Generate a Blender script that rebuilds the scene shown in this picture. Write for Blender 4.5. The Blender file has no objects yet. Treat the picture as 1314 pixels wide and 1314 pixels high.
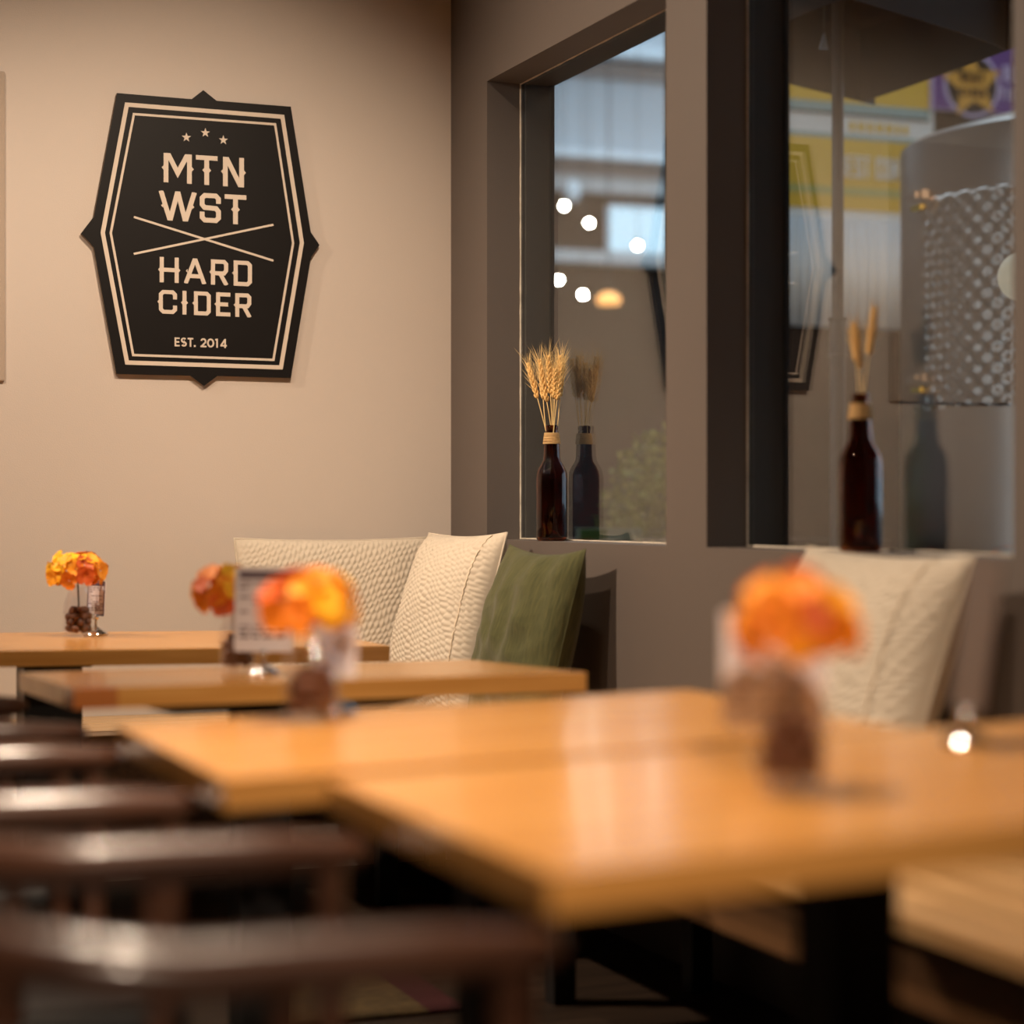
import bpy, bmesh, math, random
import numpy as np
from mathutils import Vector, Matrix

random.seed(7)
rng = np.random.default_rng(7)
scene = bpy.context.scene
COL = scene.collection

# ------------------------------------------------------------------ camera, world, lights, exposure
F = 2650.0                     # focal length in pixels of the 1314 px frame
YAW = math.radians(21.7)
S, C = math.sin(YAW), math.cos(YAW)
CAMZ, HOR = 1.05, 655.0

cam_d = bpy.data.cameras.new('camera')
cam = bpy.data.objects.new('camera', cam_d)
COL.objects.link(cam)
cam.location = (0, 0, CAMZ)
cam.rotation_euler = (math.pi / 2, 0, -YAW)
cam_d.sensor_width = 36.0
cam_d.lens = 36.0 * F / 1314.0
cam_d.shift_y = -2.0 / 1314.0
cam_d.clip_start = 0.05
cam_d.clip_end = 200
cam_d.dof.use_dof = True
cam_d.dof.focus_distance = 5.75
cam_d.dof.aperture_fstop = 1.5
scene.camera = cam

scene.view_settings.view_transform = 'Standard'
scene.view_settings.look = 'None'
scene.view_settings.exposure = 0.68
scene.view_settings.gamma = 1.0
scene.view_settings.use_curve_mapping = False
try:
    scene.cycles.use_denoising = True
    scene.cycles.max_bounces = 14
    scene.cycles.transparent_max_bounces = 24
    scene.cycles.transmission_bounces = 12
    scene.cycles.sample_clamp_indirect = 6.0
    scene.cycles.caustics_refractive = False
except Exception:
    pass

world = bpy.data.worlds.new('overcast_sky')
scene.world = world
world.use_nodes = True
wbg = world.node_tree.nodes['Background']
wbg.inputs[0].default_value = (0.64, 0.81, 1.0, 1)
wbg.inputs[1].default_value = 1.4

WARM = (1.0, 0.785, 0.585)

def spot(name, loc, target, power, angle=110, radius=0.05, blend=0.8, color=WARM):
    l = bpy.data.lights.new(name, 'SPOT')
    l.energy = power
    l.color = color
    l.spot_size = math.radians(angle)
    l.spot_blend = blend
    l.shadow_soft_size = radius
    o = bpy.data.objects.new(name, l)
    COL.objects.link(o)
    o.location = loc
    o.rotation_euler = (Vector(target) - Vector(loc)).to_track_quat('-Z', 'Y').to_euler()
    return o

# wall washers for the cream wall
spot('room_spot', (-0.15, 4.05, 2.90), (0.35, 5.85, 1.15), 75, 78, 0.05, 1.0)
spot('room_spot', (1.35, 4.05, 2.90), (1.25, 5.85, 1.10), 105, 82, 0.05, 1.0)
# lamp by the cream wall that lights the window wall square on
spot('room_spot', (-0.60, 5.05, 2.70), (2.13, 4.20, 1.40), 255, 80, 0.05, 1.0)
# cushion lamp and lights over the tables
spot('room_spot', (0.35, 2.75, 2.90), (1.85, 3.25, 0.65), 60, 54, 0.05, 1.0)
spot('room_spot', (0.55, 4.20, 2.90), (1.55, 4.85, 0.55), 60, 70, 0.05, 1.0)
spot('room_spot', (0.75, 2.25, 2.90), (0.95, 2.25, 0.0), 150, 84, 0.05, 1.0)
spot('room_spot', (0.48, 2.35, 2.90), (0.10, 2.3, 0.0), 130, 60, 0.06, 1.0)

spot('room_spot', (0.10, -0.90, 2.90), (0.66, 2.1, 0.72), 280, 35, 0.05, 1.0)  # fill spot added behind the camera for table fronts and flowers

spot('hall_fill_spot', (4.6, 1.2, 5.4), (5.7, 6.5, 2.0), 2600, 34, 0.1, 1.0, (1.0, 0.62, 0.38))  # unseen spot added to throw coppery light on the tank
spot('hall_fill_spot', (6.5, 4.5, 6.2), (6.2, 10.0, 2.6), 220, 80, 0.1, 1.0)  # unseen spot added to brighten the banner wall

# ------------------------------------------------------------------ photograph -> world helpers (points on real planes)
def rdir(px):
    t = (px - 657.0) / F
    return S + t * C, C - t * S

def at_depth(px, py, d):
    dx, dy = rdir(px)
    return Vector((d * dx, d * dy, CAMZ + (HOR - py) / F * d))

def on_x(px, py, X):
    return at_depth(px, py, X / rdir(px)[0])

def on_y(px, py, Y):
    return at_depth(px, py, Y / rdir(px)[1])

# ------------------------------------------------------------------ object helpers
def tag(o, label=None, cat=None, group=None, kind=None):
    if label: o['label'] = label
    if cat: o['category'] = cat
    if group: o['group'] = group
    if kind: o['kind'] = kind
    return o

def empty(name, loc=(0, 0, 0), rz=0.0, label=None, cat=None, group=None):
    o = bpy.data.objects.new(name, None)
    COL.objects.link(o)
    o.location = loc
    o.rotation_euler = (0, 0, rz)
    o.empty_display_size = 0.05
    return tag(o, label, cat, group)

def link(name, me, mat=None, parent=None, smooth=False, loc=None):
    o = bpy.data.objects.new(name, me)
    COL.objects.link(o)
    if mat is not None and len(me.materials) == 0:
        me.materials.append(mat)
    if parent is not None:
        o.parent = parent
    if smooth:
        for p in me.polygons:
            p.use_smooth = True
    if loc is not None:
        o.location = loc
    return o

class MB:
    """collects shapes in one bmesh"""
    def __init__(self):
        self.bm = bmesh.new()

    def box(self, a, b, M=None):
        x0, y0, z0 = a; x1, y1, z1 = b
        vs = [Vector(v) for v in ((x0,y0,z0),(x1,y0,z0),(x1,y1,z0),(x0,y1,z0),(x0,y0,z1),(x1,y0,z1),(x1,y1,z1),(x0,y1,z1))]
        if M: vs = [M @ v for v in vs]
        v = [self.bm.verts.new(p) for p in vs]
        for f in ((0,3,2,1),(4,5,6,7),(0,1,5,4),(1,2,6,5),(2,3,7,6),(3,0,4,7)):
            self.bm.faces.new([v[i] for i in f])
        return self

    def prism(self, poly, y0, y1):
        """poly in (x,z), extruded along y; front at y0"""
        area = sum(poly[i][0]*poly[(i+1)%len(poly)][1]-poly[(i+1)%len(poly)][0]*poly[i][1] for i in range(len(poly)))
        if area < 0: poly = poly[::-1]
        f = [self.bm.verts.new((p[0], y0, p[1])) for p in poly]
        b = [self.bm.verts.new((p[0], y1, p[1])) for p in poly]
        self.bm.faces.new(f)
        self.bm.faces.new(b[::-1])
        n = len(poly)
        for i in range(n):
            j = (i+1) % n
            self.bm.faces.new((f[j], f[i], b[i], b[j]))
        return self

    def lathe(self, prof, n=40, cx=0, cy=0, cz=0, close=False):
        rings = []
        for r, z in prof:
            if r < 1e-6:
                rings.append([self.bm.verts.new((cx, cy, cz+z))])
            else:
                rings.append([self.bm.verts.new((cx+r*math.cos(2*math.pi*k/n), cy+r*math.sin(2*math.pi*k/n), cz+z)) for k in range(n)])
        prs = list(zip(rings[:-1], rings[1:]))
        if close: prs.append((rings[-1], rings[0]))
        for a, b in prs:
            for k in range(n):
                k2 = (k+1) % n
                if len(a) == 1 and len(b) == 1: continue
                if len(a) == 1: self.bm.faces.new((a[0], b[k2], b[k]))
                elif len(b) == 1: self.bm.faces.new((a[k], a[k2], b[0]))
                else: self.bm.faces.new((a[k], a[k2], b[k2], b[k]))
        return self

    def tube(self, pts, radii, n=10, flat=1.0, cap=True, up=Vector((0,0,1))):
        """tube along pts; flat scales the section along 'up'"""
        pts = [Vector(p) for p in pts]
        if not hasattr(radii, '__len__'): radii = [radii]*len(pts)
        rings = []
        for i, p in enumerate(pts):
            d = (pts[min(i+1, len(pts)-1)] - pts[max(i-1, 0)]).normalized()
            u = up if abs(d.dot(up)) < 0.95 else Vector((1,0,0))
            s = d.cross(u).normalized()
            w = s.cross(d).normalized()
            r = radii[i]
            rings.append([self.bm.verts.new(p + s*(r*math.cos(2*math.pi*k/n)) + w*(r*flat*math.sin(2*math.pi*k/n))) for k in range(n)])
        for a, b in zip(rings[:-1], rings[1:]):
            for k in range(n):
                self.bm.faces.new((a[k], a[(k+1)%n], b[(k+1)%n], b[k]))
        if cap:
            self.bm.faces.new(rings[0][::-1]); self.bm.faces.new(rings[-1])
        return self

    def ellipsoid(self, c, r, nu=8, nv=6, M=None):
        rows = []
        for j in range(nv+1):
            a = math.pi*j/nv
            if j in (0, nv):
                p = Vector((0, 0, r[2]*math.cos(a)))
                p = (M @ p if M else p) + Vector(c)
                rows.append([self.bm.verts.new(p)])
            else:
                row = []
                for i in range(nu):
                    b = 2*math.pi*i/nu
                    p = Vector((r[0]*math.sin(a)*math.cos(b), r[1]*math.sin(a)*math.sin(b), r[2]*math.cos(a)))
                    p = (M @ p if M else p) + Vector(c)
                    row.append(self.bm.verts.new(p))
                rows.append(row)
        for a, b in zip(rows[:-1], rows[1:]):
            for k in range(nu):
                k2 = (k+1) % nu
                if len(a) == 1: self.bm.faces.new((a[0], b[k], b[k2]))
                elif len(b) == 1: self.bm.faces.new((a[k], b[0], a[k2]))
                else: self.bm.faces.new((a[k], b[k], b[k2], a[k2]))
        return self

    def bevel(self, w, seg=2):
        bmesh.ops.bevel(self.bm, geom=list(self.bm.edges), offset=w, segments=seg, affect='EDGES', profile=0.6, clamp_overlap=True)
        return self

    def mesh(self, name, fix=False):
        if fix: bmesh.ops.recalc_face_normals(self.bm, faces=list(self.bm.faces))
        me = bpy.data.meshes.new(name)
        self.bm.to_mesh(me)
        self.bm.free()
        return me

    def build(self, name, mat, parent=None, smooth=False, fix=False, loc=None):
        return link(name, self.mesh(name, fix), mat, parent, smooth, loc)

def auto_smooth(o, ang=40):
    me = o.data
    for p in me.polygons: p.use_smooth = True
    try:
        me.set_sharp_from_angle(angle=math.radians(ang))
    except Exception:
        pass
    return o

# ------------------------------------------------------------------ materials
def nt(name):
    m = bpy.data.materials.new(name)
    m.use_nodes = True
    n = m.node_tree
    return m, n, n.nodes['Principled BSDF']

def setp(b, **k):
    names = {'color':'Base Color','rough':'Roughness','metal':'Metallic','spec':'Specular IOR Level','trans':'Transmission Weight','ior':'IOR',
             'sheen':'Sheen Weight','coat':'Coat Weight','coatr':'Coat Roughness','emis':'Emission Color','emit':'Emission Strength','sss':'Subsurface Weight'}
    for a, v in k.items():
        if a in ('color','emis'): v = (*v, 1) if len(v) == 3 else v
        b.inputs[names[a]].default_value = v

def plain(name, color, rough=0.5, var=0.0, scale=8.0, bump=0.0, bscale=200.0, **k):
    m, n, b = nt(name)
    setp(b, color=color, rough=rough, **k)
    tc = n.nodes.new('ShaderNodeTexCoord')
    if var > 0:
        no = n.nodes.new('ShaderNodeTexNoise'); no.inputs['Scale'].default_value = scale; no.inputs['Detail'].default_value = 5
        r = n.nodes.new('ShaderNodeMixRGB'); r.blend_type = 'MIX'
        r.inputs[1].default_value = (*[max(0, c*(1-var)) for c in color], 1)
        r.inputs[2].default_value = (*[min(1, c*(1+var)) for c in color], 1)
        n.links.new(tc.outputs['Object'], no.inputs['Vector'])
        n.links.new(no.outputs[0], r.inputs[0]); n.links.new(r.outputs[0], b.inputs['Base Color'])
    if bump > 0:
        n2 = n.nodes.new('ShaderNodeTexNoise'); n2.inputs['Scale'].default_value = bscale; n2.inputs['Detail'].default_value = 4
        bp = n.nodes.new('ShaderNodeBump'); bp.inputs['Strength'].default_value = bump; bp.inputs['Distance'].default_value = 0.002
        n.links.new(tc.outputs['Object'], n2.inputs['Vector'])
        n.links.new(n2.outputs[0], bp.inputs['Height']); n.links.new(bp.outputs[0], b.inputs['Normal'])
    return m

def wood(name, dark, light, rough=0.3, coat=0.0, along='X', scale=1.0, randv=0.12, spec=0.5):
    """grain stretched along one object axis, tone varies per object"""
    m, n, b = nt(name)
    setp(b, rough=rough, coat=coat, coatr=0.12, spec=spec)
    tc = n.nodes.new('ShaderNodeTexCoord')
    oi = n.nodes.new('ShaderNodeObjectInfo')
    mp = n.nodes.new('ShaderNodeMapping')
    sc = {'X': (1.2, 22, 22), 'Y': (22, 1.2, 22), 'Z': (22, 22, 1.2)}[along]
    mp.inputs['Scale'].default_value = [s*scale for s in sc]
    add = n.nodes.new('ShaderNodeVectorMath'); add.operation = 'ADD'
    mul = n.nodes.new('ShaderNodeMath'); mul.operation = 'MULTIPLY'; mul.inputs[1].default_value = 37.0
    n.links.new(oi.outputs['Random'], mul.inputs[0])
    n.links.new(tc.outputs['Object'], mp.inputs['Vector'])
    n.links.new(mp.outputs[0], add.inputs[0]); n.links.new(mul.outputs[0], add.inputs[1])
    no = n.nodes.new('ShaderNodeTexNoise'); no.inputs['Scale'].default_value = 2.2; no.inputs['Detail'].default_value = 6; no.inputs['Distortion'].default_value = 0.4
    n.links.new(add.outputs[0], no.inputs['Vector'])
    cr = n.nodes.new('ShaderNodeValToRGB')
    cr.color_ramp.elements[0].position = 0.32; cr.color_ramp.elements[0].color = (*dark, 1)
    cr.color_ramp.elements[1].position = 0.68; cr.color_ramp.elements[1].color = (*light, 1)
    n.links.new(no.outputs[0], cr.inputs[0])
    hs = n.nodes.new('ShaderNodeHueSaturation')
    mr = n.nodes.new('ShaderNodeMapRange'); mr.inputs['To Min'].default_value = 1-randv; mr.inputs['To Max'].default_value = 1+randv
    n.links.new(oi.outputs['Random'], mr.inputs['Value'])
    n.links.new(mr.outputs[0], hs.inputs['Value']); n.links.new(cr.outputs[0], hs.inputs['Color'])
    n.links.new(hs.outputs[0], b.inputs['Base Color'])
    return m

def pane_glass(name, tint=(0.86, 0.9, 0.9), ior=1.66):
    m = bpy.data.materials.new(name); m.use_nodes = True
    n = m.node_tree; n.nodes.clear()
    out = n.nodes.new('ShaderNodeOutputMaterial')
    tr = n.nodes.new('ShaderNodeBsdfTransparent'); tr.inputs[0].default_value = (*tint, 1)
    gl = n.nodes.new('ShaderNodeBsdfGlossy'); gl.inputs['Roughness'].default_value = 0.0; gl.inputs[0].default_value = (1, 1, 1, 1)
    ge = n.nodes.new('ShaderNodeNewGeometry')
    mi = n.nodes.new('ShaderNodeMix'); mi.data_type = 'FLOAT'
    mi.inputs[2].default_value = ior; mi.inputs[3].default_value = 1/ior
    fr = n.nodes.new('ShaderNodeFresnel')
    n.links.new(ge.outputs['Backfacing'], mi.inputs[0]); n.links.new(mi.outputs[0], fr.inputs['IOR'])
    mx = n.nodes.new('ShaderNodeMixShader')
    n.links.new(fr.outputs[0], mx.inputs[0]); n.links.new(tr.outputs[0], mx.inputs[1]); n.links.new(gl.outputs[0], mx.inputs[2])
    n.links.new(mx.outputs[0], out.inputs[0])
    return m

def emit(name, color, strength):
    m, n, b = nt(name)
    setp(b, color=color, rough=0.5, emis=color, emit=strength)
    return m

M = {}
M['wall_cream'] = plain('cream_wall_paint', (0.60, 0.52, 0.455), 0.75, 0.03, 3.0, 0.25, 260)
M['wall_grey'] = plain('taupe_wall_paint', (0.112, 0.089, 0.076), 0.6, 0.03, 3.0, 0.2, 240)
M['ceiling'] = plain('ceiling_paint', (0.18, 0.15, 0.125), 0.8, 0.05)
M['floor'] = wood('dark_oak_floor', (0.022, 0.013, 0.008), (0.05, 0.03, 0.018), 0.5, along='X')
M['oak'] = wood('oak_tabletop', (0.52, 0.225, 0.050), (0.66, 0.325, 0.090), 0.22, 0.12, 'X', 1.0, 0.05)
M['oak_red'] = wood('reddish_oak_stave', (0.36, 0.11, 0.028), (0.46, 0.16, 0.045), 0.22, 0.12, 'X', 1.0, 0.05)
M['bench'] = wood('pale_bench_wood', (0.46, 0.28, 0.13), (0.60, 0.40, 0.20), 0.35, 0.0, 'X', 1.0, 0.07)
M['benchy'] = wood('pale_bench_wood_cross', (0.46, 0.26, 0.11), (0.60, 0.37, 0.17), 0.35, 0.0, 'Y', 1.0, 0.07)
M['walnut'] = wood('dark_walnut', (0.036, 0.014, 0.008), (0.080, 0.033, 0.018), 0.30, 0.5, 'X', 1.0, 0.1)
M['black_seat'] = plain('black_seat_vinyl', (0.012, 0.011, 0.011), 0.5)
M['apron'] = wood('brown_bench_apron', (0.11, 0.05, 0.018), (0.17, 0.08, 0.03), 0.5, 0.0, 'Y')
M['black_metal'] = plain('black_powder_coat', (0.012, 0.011, 0.011), 0.45)
M['caulk'] = plain('cream_caulk', (0.62, 0.55, 0.45), 0.6, 0.35, 60.0, 0.6, 90)
M['gasket'] = plain('black_gasket', (0.01, 0.01, 0.01), 0.5)
M['sign_black'] = plain('black_sign_paint', (0.009, 0.0075, 0.007), 0.5, 0.1, 20.0, spec=0.15)
M['sign_edge'] = plain('raw_sign_edge', (0.20, 0.14, 0.09), 0.7)
M['sign_white'] = plain('cream_sign_print', (0.66, 0.56, 0.46), 0.6)
M['cream_fabric'] = plain('cream_matelasse', (0.58, 0.50, 0.395), 0.85, 0.04, 30, 0.35, 500, sheen=0.2)
M['seam'] = plain('cream_seam_thread', (0.70, 0.58, 0.44), 0.85)
M['glass_pane'] = pane_glass('window_glass')
M['chrome'] = plain('chrome', (0.75, 0.75, 0.76), 0.12, metal=1.0)
M['card'] = plain('white_card', (0.78, 0.74, 0.78), 0.6)
M['print'] = plain('dark_card_print', (0.10, 0.06, 0.09), 0.6)
M['print_grey'] = plain('grey_card_print', (0.33, 0.27, 0.31), 0.6)
M['stem'] = plain('dark_stem', (0.025, 0.018, 0.012), 0.6)
M['stone'] = plain('brown_stone', (0.15, 0.055, 0.020), 0.5, 0.4, 60)
M['twine'] = plain('jute_twine', (0.52, 0.33, 0.14), 0.9, 0.25, 120, 0.5, 300)
M['wheat'] = plain('dried_wheat', (0.74, 0.47, 0.17), 0.6, 0.15, 200)
M['wheat_stem'] = plain('dried_wheat_stem', (0.74, 0.52, 0.22), 0.6)
for nm, c in (('petal_yellow', (0.88, 0.46, 0.01)), ('petal_orange', (0.80, 0.22, 0.008)), ('petal_red', (0.62, 0.10, 0.010)), ('petal_gold', (0.86, 0.33, 0.008))):
    M[nm] = plain(nm, c, 0.6, 0.12, 60, sss=0.0)

# clear and amber glass
def glass(name, color, rough=0.0, ior=1.48):
    m, n, b = nt(name)
    setp(b, color=color, rough=rough, trans=1.0, ior=ior)
    return m
M['clear_glass'] = pane_glass('clear_jar_glass', (0.98, 0.975, 0.985), 1.5)
M['smoked'] = plain('grey_card_back', (0.10, 0.08, 0.075), 0.35)
M['amber_glass'] = glass('amber_glass', (0.22, 0.042, 0.010))

# linen
def linen():
    m, n, b = nt('green_linen')
    setp(b, rough=0.9, sheen=0.15)
    tc = n.nodes.new('ShaderNodeTexCoord')
    mp = n.nodes.new('ShaderNodeMapping'); mp.inputs['Scale'].default_value = (160, 20, 12)
    no = n.nodes.new('ShaderNodeTexNoise'); no.inputs['Scale'].default_value = 2.0; no.inputs['Detail'].default_value = 6
    n.links.new(tc.outputs['Object'], mp.inputs[0]); n.links.new(mp.outputs[0], no.inputs['Vector'])
    cr = n.nodes.new('ShaderNodeValToRGB')
    cr.color_ramp.elements[0].position = 0.3; cr.color_ramp.elements[0].color = (0.042, 0.045, 0.010, 1)
    cr.color_ramp.elements[1].position = 0.7; cr.color_ramp.elements[1].color = (0.092, 0.090, 0.026, 1)
    n.links.new(no.outputs[0], cr.inputs[0]); n.links.new(cr.outputs[0], b.inputs['Base Color'])
    bp = n.nodes.new('ShaderNodeBump'); bp.inputs['Strength'].default_value = 0.6; bp.inputs['Distance'].default_value = 0.003
    n.links.new(no.outputs[0], bp.inputs['Height']); n.links.new(bp.outputs[0], b.inputs['Normal'])
    return m
M['green_linen'] = linen()

# hall materials
M['h_grey'] = plain('grey_wall_panel', (0.52, 0.54, 0.56), 0.7)
M['h_white'] = plain('white_steel_beam', (0.90, 0.95, 0.98), 0.5)
M['h_brown'] = plain('taupe_band', (0.30, 0.24, 0.21), 0.6)
M['h_pale'] = plain('pale_band', (0.62, 0.60, 0.58), 0.6)
M['h_dark'] = plain('shade_dark_brown', (0.018, 0.013, 0.011), 0.8, spec=0.08)  # near-black colour carries the shade of the lower hall; reused for counter and print
M['h_yellow'] = plain('yellow_vinyl', (0.72, 0.46, 0.035), 0.5, 0.06, 3.0)
M['h_teal'] = plain('teal_vinyl', (0.25, 0.40, 0.42), 0.5)
M['h_green'] = plain('sage_vinyl', (0.42, 0.42, 0.14), 0.5)
M['h_wvinyl'] = plain('white_vinyl', (0.72, 0.76, 0.78), 0.5)
M['h_cream'] = plain('cream_vinyl_print', (0.80, 0.74, 0.50), 0.5)
M['h_purple'] = plain('purple_vinyl', (0.115, 0.035, 0.26), 0.5)
M['h_lilac'] = plain('lilac_vinyl_print', (0.55, 0.48, 0.75), 0.5)
M['h_star'] = plain('gold_star_print', (0.70, 0.36, 0.035), 0.5)
M['h_corr'] = plain('corrugated_steel', (0.60, 0.68, 0.76), 0.45)
M['steel'] = plain('brushed_stainless', (0.58, 0.49, 0.43), 0.33, 0.05, 4.0, metal=1.0)
M['canopy'] = plain('black_canopy_cloth', (0.007, 0.006, 0.0055), 0.8)
M['post'] = plain('bronze_post', (0.11, 0.08, 0.066), 0.5)
M['concrete'] = plain('hall_concrete', (0.13, 0.12, 0.11), 0.6, 0.2, 1.5)
M['leaf'] = plain('green_leaf', (0.26, 0.30, 0.05), 0.6, 0.3, 12)
M['globe'] = emit('opal_globe', (0.80, 0.70, 0.54), 0.27)
M['bulb'] = emit('lit_bulb', (1.0, 0.93, 0.80), 130.0)
M['amber_bulb'] = emit('lit_amber_bulb', (1.0, 0.42, 0.12), 1.6)
M['yellow_tag'] = plain('yellow_tag', (0.45, 0.32, 0.02), 0.6)

# ------------------------------------------------------------------ room shell
WX, WY = 2.13, 5.85            # face of the window wall, face of the cream wall
GX, WXO = 2.238, 2.336         # glass plane, outer face of the window wall
SILL, HEAD = 0.967, 2.285
W1 = (4.374, 5.547)
W2 = (3.005, 4.165)
CZ = 3.05

def struct(o):
    o['kind'] = 'structure'
    return o

struct(MB().box((-3.2, -2.7, -0.1), (WXO, 6.0, 0)).build('floor', M['floor']))
struct(MB().box((-3.2, -2.7, CZ), (WXO, 6.0, CZ+0.1)).build('ceiling', M['ceiling']))
struct(MB().box((-3.2, WY, 0), (WX, WY+0.15, CZ)).build('wall_back', M['wall_cream']))
struct(MB().box((-3.2, -2.7, 0), (-3.05, WY, CZ)).build('wall_left', M['wall_cream']))
struct(MB().box((-3.05, -2.7, 0), (WX, -2.55, CZ)).build('wall_front', M['wall_cream']))
w = MB()
w.box((WX, -2.7, 0), (WXO, 6.0, SILL))
w.box((WX, -2.7, HEAD), (WXO, 6.0, CZ))
w.box((WX, W1[1], SILL), (WXO, 6.0, HEAD))
w.box((WX, W2[1], SILL), (WXO, W1[0], HEAD))
w.box((WX, -2.7, SILL), (WXO, W2[0], HEAD))
struct(w.build('wall_right', M['wall_grey']))

def bead(y0, y1):
    """uneven caulk line round the glass, on the room side"""
    b = MB()
    def run(p, q):
        n = 40
        pts, rad = [], []
        for i in range(n+1):
            t = i/n
            v = Vector(p).lerp(Vector(q), t)
            pts.append(v); rad.append(0.0016 + 0.0014*random.random())
        b.tube(pts, rad, 6)
    x = GX - 0.0045
    run((x, y1-0.001, SILL), (x, y1-0.001, HEAD))
    run((x, y0+0.001, SILL), (x, y0+0.001, HEAD))
    run((x, y0, SILL+0.002), (x, y1, SILL+0.002))
    run((x, y0, HEAD-0.001), (x, y1, HEAD-0.001))
    return b

for k, (y0, y1) in enumerate((W1, W2)):
    r = struct(empty('window_%d' % (k+1), (GX, (y0+y1)/2, SILL)))
    off = Vector((-GX, -(y0+y1)/2, -SILL))
    MB().box((GX-0.003, y0, SILL), (GX+0.003, y1, HEAD)).build('pane', M['glass_pane'], r, loc=off)
    bead(y0, y1).build('caulk_bead', M['caulk'], r, loc=off)
    g = MB()
    g.box((WXO-0.012, y1-0.012, SILL), (WXO, y1-0.0005, HEAD)).box((WXO-0.012, y0+0.0005, SILL), (WXO, y0+0.012, HEAD))
    g.build('gasket', M['gasket'], r, loc=off)

# ------------------------------------------------------------------ benches
def bench(name, along, a0, a1, c0, c1, label):
    """slatted bench; along 'x': runs in x from a0 to a1, front c0 to wall c1 in y"""
    z = 0.47
    cx, cy = ((a0+a1)/2, c0) if along == 'x' else (c0, (a0+a1)/2)
    r = empty(name, (cx, cy, 0), 0, label, 'bench')
    off = Vector((-cx, -cy, 0))
    def bx(p0, p1, q0, q1, z0, z1, nm, mat, bev=0.0):
        m = MB()
        if along == 'x': m.box((p0, q0, z0), (p1, q1, z1))
        else: m.box((q0, p0, z0), (q1, p1, z1))
        if bev: m.bevel(bev, 1)
        return m.build(nm, mat, r, loc=off)
    n = 5
    wd = (c1-c0)/n
    mat = M['bench'] if along == 'x' else M['benchy']
    for i in range(n):
        bx(a0, a1, c0+i*wd+0.002, c0+(i+1)*wd-0.002, z-0.032, z, 'plank', mat, 0.003)
    bx(a0+0.02, a1-0.02, c0+0.03, c0+0.055, z-0.14, z-0.033, 'apron', M['apron'])
    bx(a0+0.02, a1-0.02, c1-0.04, c1-0.01, z-0.10, z-0.033, 'back_rail', mat)
    L = a1-a0
    k = max(2, int(L/1.1)+1)
    for i in range(k):
        p = a0+0.06+(L-0.16)*i/(k-1)
        bx(p, p+0.05, c0+0.09, c0+0.14, 0, z-0.033, 'leg', M['black_metal'])
        bx(p, p+0.05, c1-0.10, c1-0.05, 0, z-0.033, 'leg', M['black_metal'])
    return r
bench('slatted_bench', 'x', -2.4, WX-0.005, WY-0.525, WY-0.005, 'long pale slatted wooden bench along the cream wall under the black sign')
bench('slatted_bench', 'y', 0.4, WY-0.53, WX-0.52, WX-0.005, 'pale slatted wooden bench along the taupe window wall')

# ------------------------------------------------------------------ sign
SO = on_y(257, 303, WY)        # centre of the sign on the wall
YF = WY - 0.016                # face of the board

def sg(cx, cy):
    """point of the first sign close-up -> (x,z) on the board face, relative to the sign"""
    p = on_y(90 + cx/3.206, 100 + cy/3.206, YF)
    return (p.x - SO.x, p.z - SO.z)

def sgp(px, py):
    p = on_y(px, py, YF)
    return (p.x - SO.x, p.z - SO.z)

def stroke_polys(pts, w, closed=False):
    """mitred quads along a polyline in (x,z)"""
    P = [Vector((p[0], p[1])) for p in pts]
    n = len(P)
    L, R = [], []
    for i in range(n):
        if closed or 0 < i < n-1:
            d0 = (P[i]-P[i-1]).normalized(); d1 = (P[(i+1) % n]-P[i]).normalized()
            n0 = Vector((-d0.y, d0.x)); n1 = Vector((-d1.y, d1.x))
            m = (n0+n1)
            m = m/ max(1e-6, m.length)
            k = 1/max(0.35, m.dot(n0))
            o = m*(w/2*k)
        else:
            d = (P[1]-P[0]).normalized() if i == 0 else (P[-1]-P[-2]).normalized()
            o = Vector((-d.y, d.x))*(w/2)
        L.append(P[i]+o); R.append(P[i]-o)
    q = []
    for i in range(n if closed else n-1):
        j = (i+1) % n
        q.append([tuple(L[i]), tuple(L[j]), tuple(R[j]), tuple(R[i])])
    return q

sign = empty('sign_board', (SO.x, WY, SO.z), 0, 'black faceted cider sign with cream lettering mounted on the cream wall', 'sign')
dz = 0.0
outline = [(193,62),(500,87),(548,50),(603,94),(908,118),(990,634),(1026,687),(991,738),(908,1235),(606,1226),(550,1268),(495,1225),(190,1218),(97,697),(45,640),(97,572)]
poly = [sg(*p) for p in outline]
b = MB().prism(poly, -0.016, -0.004)
board = b.build('board', M['sign_black'], sign)
board.data.materials.append(M['sign_edge'])
for p in board.data.polygons:
    if abs(p.normal.y) < 0.5: p.material_index = 1
# standoff battens behind the board
MB().box((-0.16, -0.004, -0.25), (-0.12, -0.0005, 0.25)).box((0.12, -0.004, -0.25), (0.16, -0.0005, 0.25)).build('batten', M['sign_edge'], sign)

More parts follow.
